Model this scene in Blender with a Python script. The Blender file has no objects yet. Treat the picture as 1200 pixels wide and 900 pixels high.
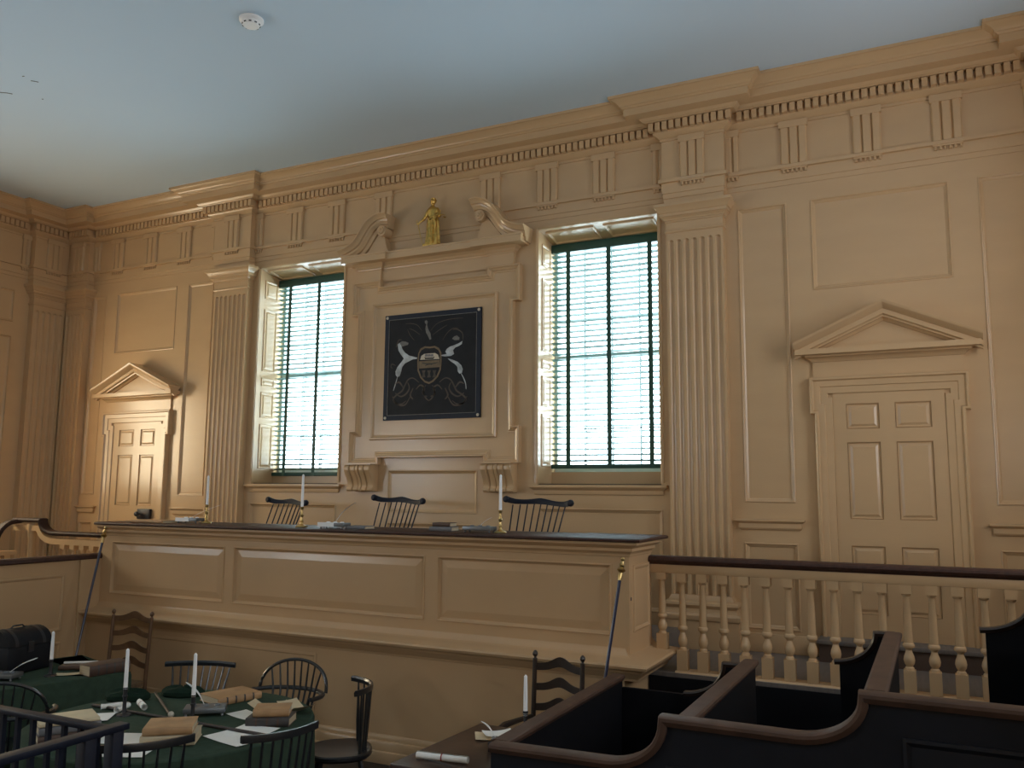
import bpy, bmesh, math, random
from mathutils import Matrix, Vector
R = math.radians
random.seed(7)
SC = bpy.context.scene
COL = SC.collection

# ------------------------------------------------------------------ camera
cam = bpy.data.cameras.new('camera')
cam.sensor_width = 36.0
cam.lens = 1001.32 / 1200 * 36.0
cam.clip_start = 0.05
camo = bpy.data.objects.new('camera', cam)
COL.objects.link(camo)
yaw, pit, rol = R(-26.1838), R(7.2535), R(0.4473)
fw = Vector((math.sin(yaw) * math.cos(pit), math.cos(yaw) * math.cos(pit), math.sin(pit)))
rt = Vector((math.cos(yaw), -math.sin(yaw), 0))
up = rt.cross(fw)
rt2 = rt * math.cos(rol) + up * math.sin(rol)
up2 = -rt * math.sin(rol) + up * math.cos(rol)
m = Matrix((rt2, up2, -fw)).transposed().to_4x4()
m.translation = Vector((4.9, -8.0, 2.2))
camo.matrix_world = m
SC.camera = camo

# ------------------------------------------------------------------ sky / exposure
SC.view_settings.view_transform = 'Standard'
SC.view_settings.look = 'None'
SC.view_settings.gamma = 1.0
SC.view_settings.use_curve_mapping = False
SC.view_settings.exposure = 0.9
SC.cycles.use_denoising = True
SC.cycles.max_bounces = 10
SC.cycles.diffuse_bounces = 6
SC.cycles.transparent_max_bounces = 12
SC.cycles.caustics_reflective = False
SC.cycles.caustics_refractive = False
SC.cycles.sample_clamp_indirect = 6.0
world = bpy.data.worlds.new('overcast_sky')
SC.world = world
world.use_nodes = True
bg = world.node_tree.nodes['Background']
bg.inputs[0].default_value = (0.74, 0.91, 1.0, 1)
bg.inputs[1].default_value = 7.8

# ------------------------------------------------------------------ sky portals in the bench windows, fill lights in the side windows
def window_light(name, loc, rot, sx, sy, power, color, portal=False, spread=180):
    d = bpy.data.lights.new(name, 'AREA')
    d.shape = 'RECTANGLE'; d.size = sx; d.size_y = sy
    d.energy = power; d.color = color; d.spread = R(spread)
    if portal: d.cycles.is_portal = True
    o = bpy.data.objects.new(name, d); COL.objects.link(o)
    o.location = loc; o.rotation_euler = rot
    return o
WB0, LOWER = 2.305, (3.8, 4.967, 4.967)      # opening tops; the nearest left one is closed lower down, added to cut its light
SIDE_WINDOWS = ((-2.6, -1.25), (-6.3, -4.95), (-9.9, -8.55))      # y ranges, same in both side walls
for i, (a, b) in enumerate(SIDE_WINDOWS):  # area lights standing in for side-window daylight, tinted and tilted to fill the room
    window_light('window_fill_left', (-6.62, (a + b) / 2, (WB0 + LOWER[i]) / 2), (0, R(-90), 0), LOWER[i] - WB0, b - a,
                 (55, 58, 165)[i], ((1.0, .88, .62), (.78, .91, 1.0), (.86, .94, 1.0))[i]).rotation_euler = (0, R((-90, -125, -108)[i]), 0)
    window_light('window_fill_right', (6.87, (a + b) / 2, 3.63), (0, R(90), 0), 2.66, b - a,
                 (34, 62, 80)[i], (.86, .93, 1.0)).rotation_euler = (0, R((90, 122, 122)[i]), 0)
for xc in (-1.9115, 1.9115):
    window_light('daylight_bench_window', (xc, 0.72, 3.64), (R(-90), 0, 0), 1.3, 2.66, 1, (1, 1, 1), portal=True)

# ------------------------------------------------------------------ materials
def mat(name, col, rough=.5, metal=0, spec=.5, var=.06, scale=6.0, bump=0.0, bscale=60.0, coat=0.0, stretch=None):
    m = bpy.data.materials.new(name); m.use_nodes = True
    nt = m.node_tree; b = nt.nodes['Principled BSDF']
    b.inputs['Roughness'].default_value = rough
    b.inputs['Metallic'].default_value = metal
    b.inputs['Specular IOR Level'].default_value = spec
    b.inputs['Coat Weight'].default_value = coat
    b.inputs['Coat Roughness'].default_value = .2
    tc = nt.nodes.new('ShaderNodeTexCoord')
    mp = nt.nodes.new('ShaderNodeMapping')
    nt.links.new(tc.outputs['Object'], mp.inputs[0])
    if stretch: mp.inputs['Scale'].default_value = stretch
    nz = nt.nodes.new('ShaderNodeTexNoise'); nz.inputs['Scale'].default_value = scale
    nz.inputs['Detail'].default_value = 4
    nt.links.new(mp.outputs[0], nz.inputs[0])
    cr = nt.nodes.new('ShaderNodeValToRGB')
    cr.color_ramp.elements[0].position = .3; cr.color_ramp.elements[1].position = .7
    cr.color_ramp.elements[0].color = tuple(c * (1 - var) for c in col) + (1,)
    cr.color_ramp.elements[1].color = tuple(min(1, c * (1 + var)) for c in col) + (1,)
    nt.links.new(nz.outputs[0], cr.inputs[0]); nt.links.new(cr.outputs[0], b.inputs['Base Color'])
    if bump:
        n2 = nt.nodes.new('ShaderNodeTexNoise'); n2.inputs['Scale'].default_value = bscale
        nt.links.new(mp.outputs[0], n2.inputs[0])
        bp = nt.nodes.new('ShaderNodeBump'); bp.inputs['Strength'].default_value = bump
        bp.inputs['Distance'].default_value = .004
        nt.links.new(n2.outputs[0], bp.inputs['Height']); nt.links.new(bp.outputs[0], b.inputs['Normal'])
    return m
TAN = mat('tan_oil_paint', (.56, .385, .215), .25, var=.03, scale=1.5, bump=.12, bscale=30, stretch=(1, 1, 3))
TANB = mat('tan_bench_paint', (.53, .355, .195), .26, var=.04, scale=1.5, bump=.12, bscale=30)
CEIL = mat('ceiling_plaster', (.53, .655, .77), .9, var=.015, scale=.6)
FLOORM = mat('dark_floor', (.030, .022, .017), .5, var=.3, scale=3, stretch=(1, 12, 1))
DAISM = mat('grey_dais_boards', (.16, .14, .125), .6, var=.12, scale=3, stretch=(12, 1, 1))
RISER = mat('brown_riser', (.085, .055, .04), .6)
MAHOG = mat('mahogany_rail', (.055, .026, .019), .5, spec=.35, var=.25, scale=10, stretch=(3, 3, 3))
PEWRAIL = mat('worn_brown_rail', (.085, .050, .036), .5, spec=.35, var=.22, scale=8)
RAILDK = mat('dark_matt_rail', (.040, .022, .017), .6, spec=.12, var=.25, scale=10)
NAVY = mat('navy_black_paint', (.009, .011, .017), .5, spec=.3, var=.15)
NAVYI = mat('black_inner_paint', (.004, .0045, .007), .7, spec=.2, var=.15)
GREENBLIND = mat('blind_green', (.025, .085, .065), .45, var=.05)
BLACKW = mat('black_chair_paint', (.011, .013, .016), .32, var=.2, coat=.3)
BLUEBLK = mat('blue_black_chair_paint', (.008, .011, .022), .45, spec=.3, var=.2)
BROWNW = mat('brown_chair_wood', (.13, .065, .03), .42, var=.25, scale=12, coat=.2)
DARKBW = mat('dark_brown_wood', (.030, .019, .014), .4, var=.25, scale=12, coat=.2)
TABLEW = mat('brown_table_wood', (.055, .028, .018), .4, var=.25, scale=8, stretch=(1, 8, 1), coat=.2)
CLOTH = mat('green_baize', (.042, .068, .047), .95, spec=.1, var=.12, scale=20, bump=.3, bscale=300)
DKCLOTH = mat('dark_green_bag_cloth', (.012, .026, .017), .95, spec=.1, var=.15, scale=20)
BRASS = mat('brass', (.55, .40, .17), .3, metal=1, var=.08)
GOLD = mat('gilt', (.66, .43, .12), .34, metal=.95, var=.3, scale=25)
PEWTER = mat('pewter', (.20, .22, .24), .4, metal=.7, var=.1)
IRON = mat('dark_iron', (.03, .03, .034), .45, metal=.4)
WAX = mat('white_wax', (.92, .94, .95), .5, var=.01)
PAPER = mat('white_paper', (.86, .87, .83), .8, var=.04)
OLDPAPER = mat('yellowed_paper', (.62, .52, .34), .85, var=.1)
PAGES = mat('page_block', (.52, .44, .30), .85, var=.12, scale=4, stretch=(1, 1, 60))
CALF = mat('tan_calf_leather', (.42, .25, .12), .55, var=.18, scale=9)
BRLEATHER = mat('brown_leather', (.085, .047, .032), .5, var=.2, scale=9)
DKLEATHER = mat('dark_grey_leather', (.055, .050, .048), .5, var=.2, scale=9)
GREYBOARD = mat('grey_boards', (.17, .17, .18), .7, var=.1)
REDLEATHER = mat('red_label_leather', (.22, .06, .04), .5, var=.1)
FEATHER = mat('white_feather', (.75, .77, .76), .7, var=.05)
DKFEATHER = mat('dark_feather', (.03, .03, .032), .7, var=.3)
BLUEROD = mat('blue_painted_rod', (.018, .025, .06), .3, var=.1, coat=.3)
CANVAS = mat('painted_black_canvas', (.010, .012, .016), .62, spec=.25, var=.25, scale=8)
PBORDER = mat('blue_black_border_paint', (.014, .020, .034), .55, spec=.25, var=.12, scale=60)
PWHITE = mat('horse_white_paint', (.40, .44, .46), .6, var=.35, scale=12)
PBROWN = mat('scroll_brown_paint', (.058, .044, .034), .6, var=.3, scale=14)
PGOLD = mat('shield_gold_paint', (.15, .105, .055), .55, var=.2, scale=20)
PLINE = mat('pale_line_paint', (.15, .15, .14), .6, var=.2, scale=40)
PDARK = mat('ship_dark_paint', (.03, .03, .03), .6)
PCREAM = mat('cream_rosette', (.55, .50, .40), .6)
SASHW = mat('white_sash_paint', (.55, .62, .64), .5, var=.02)
WHITEPL = mat('white_plastic', (.85, .85, .84), .4, var=.01)
SILL = mat('shadow_gap_black', (.012, .011, .010), .8)
TRUNK = mat('black_leather_trunk', (.007, .008, .011), .6, spec=.25, var=.25)
RUSH = mat('rush_seat', (.16, .10, .05), .85, var=.25, scale=30)
RIBBON = mat('red_ribbon', (.25, .03, .03), .6)
GLASS = bpy.data.materials.new('window_glass'); GLASS.use_nodes = True
_nt = GLASS.node_tree; _nt.nodes.remove(_nt.nodes['Principled BSDF'])
_t = _nt.nodes.new('ShaderNodeBsdfTransparent'); _t.inputs[0].default_value = (.96, .98, .98, 1)
_g = _nt.nodes.new('ShaderNodeBsdfGlossy'); _g.inputs['Roughness'].default_value = .02
_mx = _nt.nodes.new('ShaderNodeMixShader'); _mx.inputs[0].default_value = .05
_nt.links.new(_t.outputs[0], _mx.inputs[1]); _nt.links.new(_g.outputs[0], _mx.inputs[2])
_nt.links.new(_mx.outputs[0], _nt.nodes['Material Output'].inputs[0])

# ------------------------------------------------------------------ mesh helpers
def offset_path(pts, d, closed):
    n = len(pts); out = []
    for i in range(n):
        p = pts[i]
        a = pts[i - 1] if (closed or i > 0) else None
        b = pts[(i + 1) % n] if (closed or i < n - 1) else None
        def nrm(u, v):
            dx, dy = v[0] - u[0], v[1] - u[1]; l = math.hypot(dx, dy) or 1e-9
            return (dy / l, -dx / l)                 # right-hand normal
        if a is None: nx, ny = nrm(p, b); out.append((p[0] + nx * d, p[1] + ny * d)); continue
        if b is None: nx, ny = nrm(a, p); out.append((p[0] + nx * d, p[1] + ny * d)); continue
        n1, n2 = nrm(a, p), nrm(p, b)
        k = 1 + n1[0] * n2[0] + n1[1] * n2[1]
        if k < .15: k = .15
        out.append((p[0] + (n1[0] + n2[0]) / k * d, p[1] + (n1[1] + n2[1]) / k * d))
    return out

class MB:
    def __init__(s): s.v = []; s.f = []
    def add(s, vs, fs):
        o = len(s.v); s.v += [tuple(x) for x in vs]; s.f += [tuple(i + o for i in f) for f in fs]; return s
    def box(s, x0, x1, y0, y1, z0, z1):
        return s.add([(x, y, z) for z in (z0, z1) for y in (y0, y1) for x in (x0, x1)],
                     [(0, 2, 3, 1), (4, 5, 7, 6), (0, 1, 5, 4), (2, 6, 7, 3), (0, 4, 6, 2), (1, 3, 7, 5)])
    def prism(s, poly, fn, h0, h1):
        n = len(poly)
        vs = [fn(p, h0) for p in poly] + [fn(p, h1) for p in poly]
        return s.add(vs, [tuple(range(n))[::-1], tuple(range(n, 2 * n))] + [(i, (i + 1) % n, n + (i + 1) % n, n + i) for i in range(n)])
    def sweep(s, path, prof, closed, fn, caps=True, field=False, profclosed=False):
        n = len(path); rings = [[fn(p, h) for p in offset_path(path, o, closed)] for o, h in prof]
        b = len(s.v); k = len(prof)
        for r in rings: s.v += [tuple(x) for x in r]
        for j in range(k if profclosed else k - 1):
            j2 = (j + 1) % k
            for i in range(n if closed else n - 1):
                i2 = (i + 1) % n
                s.f.append((b + j * n + i, b + j * n + i2, b + j2 * n + i2, b + j2 * n + i))
        if not closed and caps:
            s.f.append(tuple(b + j * n for j in range(k)))
            s.f.append(tuple(b + j * n + n - 1 for j in range(k))[::-1])
        if closed and field: s.f.append(tuple(b + (k - 1) * n + i for i in range(n)))
        return s
    def lathe(s, prof, n=16, c=(0, 0, 0), caps=True):
        b = len(s.v); k = len(prof)
        for r, z in prof:
            for i in range(n):
                a = 2 * math.pi * i / n; s.v.append((c[0] + r * math.cos(a), c[1] + r * math.sin(a), c[2] + z))
        for j in range(k - 1):
            for i in range(n):
                i2 = (i + 1) % n; s.f.append((b + j * n + i, b + j * n + i2, b + (j + 1) * n + i2, b + (j + 1) * n + i))
        if caps: s.f.append(tuple(b + i for i in range(n))[::-1]); s.f.append(tuple(b + (k - 1) * n + i for i in range(n)))
        return s
    def loft(s, rings, caps=True, closed=True):
        b = len(s.v); n = len(rings[0]); k = len(rings)
        for r in rings: s.v += [tuple(x) for x in r]
        for j in range(k - 1):
            for i in range(n if closed else n - 1):
                i2 = (i + 1) % n; s.f.append((b + j * n + i, b + j * n + i2, b + (j + 1) * n + i2, b + (j + 1) * n + i))
        if caps: s.f.append(tuple(b + i for i in range(n))[::-1]); s.f.append(tuple(b + (k - 1) * n + i for i in range(n)))
        return s
    def tube(s, pts, rad, n=8, flat=1.0, upv=(0, 0, 1)):
        pts = [Vector(p) for p in pts]; k = len(pts)
        if not hasattr(rad, '__len__'): rad = [rad] * k
        rings = []
        for i in range(k):
            t = (pts[min(i + 1, k - 1)] - pts[max(i - 1, 0)]).normalized()
            u = Vector(upv)
            if abs(u.dot(t)) > .95: u = Vector((1, 0, 0)) if abs(t.x) < .9 else Vector((0, 1, 0))
            a = t.cross(u).normalized(); c = a.cross(t).normalized()
            rings.append([pts[i] + a * rad[i] * flat * math.cos(2 * math.pi * q / n) + c * rad[i] * math.sin(2 * math.pi * q / n) for q in range(n)])
        return s.loft(rings)
    def ball(s, c, r, n=10, k=6, sc=(1, 1, 1)):
        rings = []
        for j in range(k + 1):
            p = math.pi * (j + .02) / (k + .04) - math.pi / 2
            rings.append([(c[0] + r * sc[0] * math.cos(p) * math.cos(2 * math.pi * i / n), c[1] + r * sc[1] * math.cos(p) * math.sin(2 * math.pi * i / n), c[2] + r * sc[2] * math.sin(p)) for i in range(n)])
        return s.loft(rings)
    def xf(s, M):
        s.v = [tuple(M @ Vector(p)) for p in s.v]; return s
    def mesh(s, name, mt, smooth=True, bevel=0, sharp=24):
        me = bpy.data.meshes.new(name); me.from_pydata(s.v, [], s.f)
        bm = bmesh.new(); bm.from_mesh(me)
        bmesh.ops.recalc_face_normals(bm, faces=bm.faces)
        if bevel:
            es = [e for e in bm.edges if len(e.link_faces) == 2 and e.calc_face_angle(0) > .6]
            bmesh.ops.bevel(bm, geom=es, offset=bevel, segments=2, affect='EDGES', profile=.5)
        bm.to_mesh(me); bm.free()
        me.materials.append(mt)
        if smooth:
            for p in me.polygons: p.use_smooth = True
            me.set_sharp_from_angle(angle=R(sharp))
        return me
    def obj(s, name, mt, parent=None, smooth=True, bevel=0):
        return put(name, s.mesh(name, mt, smooth, bevel), parent)

def put(name, me, parent=None, loc=None, rot=None, scale=None):
    o = bpy.data.objects.new(name, me); COL.objects.link(o)
    if parent: o.parent = parent
    if loc is not None: o.location = loc
    if rot is not None: o.rotation_euler = rot
    if scale is not None: o.scale = scale
    return o
def tag(o, label=None, cat=None, group=None, kind=None):
    if label: o['label'] = label
    if cat: o['category'] = cat
    if group: o['group'] = group
    if kind: o['kind'] = kind
    return o
def thing(name, label, cat, loc=(0, 0, 0), rz=0, group=None, kind=None):
    o = put(name, None, None, loc, (0, 0, rz)); o.empty_display_size = .1
    return tag(o, label, cat, group, kind)
XZ = lambda y0=0.0: (lambda p, h: (p[0], y0 - h, p[1]))      # path in x,z ; h = depth towards the room
XY = lambda p, h: (p[0], p[1], h)                            # path in plan ; h = height
def mirror(pts): return [(-x, y) for x, y in pts]

PANEL_PROF = [(-.006, -.001), (-.005, .006), (.001, .009), (.007, .007), (.013, -.006), (.022, -.009), (.034, -.018)]   # bead, then down into the sunk field
def panel(x0, x1, z0, z1, parent, y0=0.0, prof=PANEL_PROF, mt=None, name='panel'):
    # rectangle run so that the right-hand side is inside
    mb = MB(); mb.sweep([(x0, z0), (x0, z1), (x1, z1), (x1, z0)], prof, True, XZ(y0), field=True)
    return mb.obj(name, mt or TAN, parent, smooth=False)
def cpanel(fn, a0, a1, b0, b1, parent, prof=PANEL_PROF, mt=None, name='panel'):
    mb = MB(); mb.sweep([(a0, b0), (a0, b1), (a1, b1), (a1, b0)], prof, True, fn, field=True)
    return mb.obj(name, mt or TAN, parent, smooth=False)
# =================================================================== the room shell
XW, XR, ZC, YF = 6.17, 6.42, 6.02, -11.5
def shell(name, mb, mt, label, cat):
    o = mb.obj(name, mt, None, smooth=False); return tag(o, label, cat, kind='structure')
shell('floor', MB().box(-6.6, 6.9, YF - .3, .6, -.2, 0), FLOORM, 'dark wooden floor of the courtroom', 'floor')
ceiling = shell('ceiling', MB().box(-6.6, 6.9, YF - .3, .6, ZC, ZC + .2), CEIL, 'pale blue-white plaster ceiling', 'ceiling')
WX = ((-2.563, -1.26), (1.26, 2.563)); WB, WT = 2.305, 4.967
SUNK = [(-.56, .56, 1.98, 2.432), (-.56, .56, 1.05, 1.86)]
for s_ in (1, -1):
    for x0, x1, z0, z1 in ((4.008, 5.13, 4.05, 4.888), (3.349, 3.787, 2.136, 4.886), (5.362, 5.60 if s_ < 0 else 5.79, 2.136, 4.886), (3.338, 3.794, 1.02, 1.765),
                           (5.362, 5.60 if s_ < 0 else 5.79, 1.02, 1.765), (1.285, 2.57, 1.10, 2.045)):
        SUNK.append((min(s_ * x0, s_ * x1), max(s_ * x0, s_ * x1), z0, z1))
mb = MB()
gx = sorted({-6.6, 6.9} | {v for w in WX for v in w} | {v for p in SUNK for v in p[:2]})
gz = sorted({0, WB - .02, WT, ZC} | {v for p in SUNK for v in p[2:]})
for i in range(len(gx) - 1):
    for j in range(len(gz) - 1):
        cx_, cz_ = (gx[i] + gx[i + 1]) / 2, (gz[j] + gz[j + 1]) / 2
        if WB - .02 < cz_ < WT and any(a_ < cx_ < b_ for a_, b_ in WX): continue
        y0_ = .02 if any(p[0] < cx_ < p[1] and p[2] < cz_ < p[3] for p in SUNK) else 0
        mb.box(gx[i], gx[i + 1], y0_, .6, gz[j], gz[j + 1])
wall_back = shell('wall_back', mb, TAN, 'tan panelled wall with two windows behind the judges bench', 'wall')
for nm, sg in (('wall_left', -1), ('wall_right', 1)):
    mb = MB(); ys = sorted([YF - .3, 0] + [v for ab in SIDE_WINDOWS for v in ab])
    for i in range(len(ys) - 1):
        x0, x1 = (-6.6, -XW) if sg < 0 else (XR, 6.85)
        if (ys[i], ys[i + 1]) in SIDE_WINDOWS:
            top = LOWER[SIDE_WINDOWS.index((ys[i], ys[i + 1]))] if sg < 0 else WT
            mb.box(x0, x1, ys[i], ys[i + 1], 0, WB); mb.box(x0, x1, ys[i], ys[i + 1], top, ZC)
        else: mb.box(x0, x1, ys[i], ys[i + 1], 0, ZC)
    bx0, bx1 = (-6.70, -6.66) if sg < 0 else (6.91, 6.95); mb.box(bx0, bx1, YF - .3, 0, 0, ZC)  # unseen board added behind the openings to keep the sky light out
    w = shell(nm, mb, TAN, 'tan panelled side wall %s' % ('beside the raised railing' if sg < 0 else 'beyond the jury box'), 'wall')
    if sg < 0: wall_left = w
    else: wall_right = w
shell('wall_front', MB().box(-6.6, 6.9, YF - .3, YF, 0, ZC), TAN, 'tan wall facing the judges bench', 'wall')

# wall panels, right half then mirrored
for p_ in SUNK: panel(*p_, wall_back)
RAILP = [(0, 1.885), (.012, 1.89), (.022, 1.905), (.022, 1.945), (.035, 1.955), (.05, 1.965), (.05, 1.98), (0, 1.982)]
for s in (1, -1):
    for a, b in ((3.31, 3.815), (5.335, 5.62 if s < 0 else 5.75)):
        x0, x1 = sorted((s * a, s * b))
        MB().sweep([(x0, .0), (x0, -.005), (x1, -.005), (x1, .0)], RAILP, False, XY).obj('chair_rail', TAN, wall_back)
# skirting at dais level
for s in (1, -1):
    for a, b in ((3.3, 3.93), (5.25, 5.62)):
        x0, x1 = sorted((s * a, s * b))
        MB().box(x0, x1, -.03, .01, .82, .98).obj('skirting', TAN, wall_back, bevel=.006)
# left wall panelling (the strip next to the corner is in view)
LW = lambda p, h: (-XW + h, p[0], p[1])
LPROF = [(0, 0), (.001, .016), (.006, .024), (.014, .024), (.022, .008), (.027, .007), (.036, .001)]
cpanel(LW, -1.20, -.80, 4.44, 4.88, wall_left, prof=LPROF)
MB().sweep([(-2.78, 2.0), (-2.78, 4.02), (-2.80, 4.02), (-2.80, 5.05), (-1.05, 5.05), (-1.05, 4.02), (-1.07, 4.02), (-1.07, 2.0)],
           [(0, 0), (0, .06), (.03, .065), (.04, .045), (.09, .04), (.095, .03), (.17, .025), (.17, 0)], False, LW).obj('window_surround', TAN, wall_left)
cpanel(LW, -1.0, -.80, 2.14, 4.25, wall_left, prof=LPROF)
cpanel(LW, -2.6, -.80, 1.1, 1.77, wall_left, prof=LPROF)

# =================================================================== entablature
EP = [(-XW, YF), (-XW, -.62), (-6.06, -.62), (-6.06, -.11), (-5.64, -.11), (-5.64, 0), (-3.235, 0), (-3.235, -.10), (-2.665, -.10), (-2.665, 0)]
EPR = [(2.665, 0), (2.665, -.10), (3.235, -.10), (3.235, 0), (5.86, 0), (5.86, -.11), (6.31, -.11), (6.31, -.62), (XR, -.62), (XR, YF)]
EPATH = EP + EPR
ent = thing('trim_1', 'tan Doric entablature with triglyphs and dentils running under the ceiling', 'entablature', kind='structure')
MB().sweep(EPATH, [(.004, 4.985), (.004, 5.06), (.012, 5.062), (.012, 5.108), (.022, 5.112), (.022, 5.25), (0, 5.25)], False, XY).obj('architrave', TAN, ent)
MB().sweep(EPATH, [(0, 5.25), (.02, 5.25), (.02, 5.64), (.030, 5.642), (.030, 5.668), (0, 5.668)], False, XY).obj('frieze', TAN, ent)
TAEN = [(.02, 5.213), (.05, 5.215), (.05, 5.248), (.02, 5.25)]
MB().sweep(EP + [(-.70, 0)], TAEN, False, XY).obj('taenia', TAN, ent)
MB().sweep([(.70, 0)] + EPR, TAEN, False, XY).obj('taenia', TAN, ent)
MB().sweep(EPATH, [(0, 5.66), (.030, 5.668), (.042, 5.674), (.058, 5.688), (.082, 5.702), (.09, 5.712), (.09, 5.808), (.150, 5.808), (.155, 5.813),
                   (.172, 5.819), (.188, 5.836), (.192, 5.842), (.310, 5.846), (.310, 5.916), (.322, 5.919), (.330, 5.931), (.345, 5.936), (.350, 5.95),
                   (.372, 5.972), (.402, 5.984), (.410, 5.991), (.430, 5.994), (.430, 6.02), (0, 6.02)], False, XY).obj('cornice', TAN, ent)
# dentils
dent = MB().box(-.0238, .0238, -.142, -.085, 5.722, 5.802).mesh('dentil', TAN, smooth=False)
def dentrow(p0, p1, rz, off0, off1):
    # evenly spaced from p0 to p1 (plan points on the path), room side given by rotation rz
    L = math.hypot(p1[0] - p0[0], p1[1] - p0[1]); n = max(1, round((L + off0 + off1) / .0685))
    ux, uy = (p1[0] - p0[0]) / L, (p1[1] - p0[1]) / L
    for i in range(n):
        t = -off0 + (i + .5) * (L + off0 + off1) / n
        put('dentil', dent, ent, (p0[0] + ux * t, p0[1] + uy * t, 0), (0, 0, rz))
dentrow((-XW, -3.2), (-XW, -.62), R(90), 0, -.14)
dentrow((-6.06, -.62), (-6.06, -.11), R(90), .12, -.15)
dentrow((-6.06, -.11), (-5.64, -.11), 0, -.15, .12)
dentrow((-5.64, 0), (-3.235, 0), 0, -.14, -.14)
dentrow((-3.235, -.1), (-2.665, -.1), 0, .125, .125)
dentrow((-2.665, 0), (2.665, 0), 0, -.14, -.14)
dentrow((2.665, -.1), (3.235, -.1), 0, .125, .125)
dentrow((3.235, 0), (5.86, 0), 0, -.14, -.14)
dentrow((5.86, -.11), (6.31, -.11), 0, .12, -.15)
# triglyphs
def tri_mesh(w, name):
    k = w / .235; P = [(-.1175, 0), (-.1175, -.016), (-.106, -.030), (-.054, -.030), (-.041, -.008), (-.028, -.030), (.028, -.030), (.041, -.008), (.054, -.030), (.106, -.030), (.1175, -.016), (.1175, 0)]
    if k < .7: P = [(-w / 2, 0), (-w / 2, -.030), (-.018, -.030), (0, -.008), (.018, -.030), (w / 2 - .01, -.030), (w / 2, -.016), (w / 2, 0)]
    mb = MB().prism(P, XY, 5.25, 5.60); mb.box(-w / 2 - .010, w / 2 + .010, -.036, 0, 5.60, 5.667)
    g = MB().box(-w / 2, w / 2, -.022, .0, 5.200, 5.215)
    ng = 6 if k > .7 else 3
    for i in range(ng):
        x = -w / 2 + (i + .5) * w / ng
        g.lathe([(.014, 5.168), (.009, 5.201)], 8, (x, -.012, 0))
    return mb.mesh(name, TAN, smooth=False), g.mesh('guttae_strip', TAN, smooth=False)
TF, TFg = tri_mesh(.235, 'triglyph'); TH, THg = tri_mesh(.115, 'half_triglyph')
def trig(x, y, rz=0, half=False, flip=False):
    t = put('half_triglyph' if half else 'triglyph', TH if half else TF, ent, (x, y, 0), (0, 0, rz), (-1, 1, 1) if flip else None)
    put('guttae_strip', THg if half else TFg, t)
for s in (1, -1):
    for x in (.70, 1.376, 2.01, 3.88, 4.51, 5.15): trig(s * x, -.02)
    trig(s * 2.95, -.12)
    trig(s * 2.585, -.02, half=True, flip=s > 0); trig(s * 3.315, -.02, half=True, flip=s < 0)
    trig(-5.56 if s < 0 else 5.785, -.02, half=True, flip=s > 0); trig(-5.82 if s < 0 else 6.08, -.13)
trig(-6.04, -.35, R(90)); trig(-6.15, -.70, R(90), half=True); trig(-6.15, -1.32, R(90)); trig(-6.15, -1.97, R(90))

# =================================================================== pilasters
def shaft_mesh(w, nf, z0, z1, dep):
    fl = w / (nf * 1.42 + .42); gap = fl * .42; q = 6
    def ring(z, f):                       # f = relative flute opening
        pts = [(w / 2, .02, z), (w / 2, -dep, z)]
        pts = [(-w / 2, .02, z), (-w / 2, -dep, z)]
        for i in range(nf):
            c = -w / 2 + gap + fl / 2 + i * (fl + gap)
            for j in range(q + 1):
                a = math.pi * j / q; hw = fl / 2 * max(f, .02)
                pts.append((c - hw * math.cos(a), -dep + .9 * hw * math.sin(a), z))
        return pts + [(w / 2, -dep, z), (w / 2, .02, z)]
    rings = [ring(z0, 1)]
    for t in range(0, 7):
        a = t / 6 * math.pi / 2; rings.append(ring(z1 - .06 - fl / 2 + fl / 2 * math.sin(a), math.cos(a)))
    rings.append(ring(z1, 0))
    return MB().loft(rings)
CAP = [(.002, 4.698), (.002, 4.712), (.010, 4.714), (.016, 4.724), (.016, 4.732), (.006, 4.738), (.006, 4.748), (0, 4.752), (0, 4.818), (.008, 4.820), (.008, 4.834), (.016, 4.836), (.022, 4.852),
       (.042, 4.870), (.050, 4.872), (.050, 4.900), (.060, 4.904), (.070, 4.930), (.090, 4.952), (.098, 4.958), (.098, 4.986), (-.05, 4.986)]
BASE = [(.075, .82), (.075, 1.07), (.085, 1.075), (.090, 1.09), (.090, 1.115), (.080, 1.13), (.062, 1.135), (.055, 1.15), (.050, 1.175), (.062, 1.19), (.070, 1.205),
        (.064, 1.225), (.05, 1.235), (.022, 1.24), (.018, 1.255), (.0, 1.285), (-.02, 1.29)]
def pilaster(n, label, loc, rz, w, nf, dep=.10):
    t = thing('trim_%d' % n, label, 'pilaster', loc, rz, kind='structure')
    shaft_mesh(w, nf, 1.27, 4.704, dep).obj('shaft', TAN, t)
    P = [(-w / 2, .02), (-w / 2, -dep), (w / 2, -dep), (w / 2, .02)]
    MB().sweep(P, CAP, False, XY).obj('capital', TAN, t)
    MB().sweep(P, BASE, False, XY).obj('base', TAN, t)
pilaster(2, 'tan fluted pilaster between the left door and the window', (-2.95, 0, 0), 0, .55, 7)
pilaster(3, 'tan fluted pilaster between the window and the right door', (2.95, 0, 0), 0, .55, 7)
pilaster(4, 'tan fluted corner pilaster on the bench wall beside the left door', (-5.86, 0, 0), 0, .41, 5)
pilaster(5, 'tan fluted corner pilaster on the side wall', (-XW, -.345, 0), R(90), .47, 5)
pilaster(6, 'tan fluted corner pilaster by the jury box', (6.09, 0, 0), 0, .43, 5)

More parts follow.
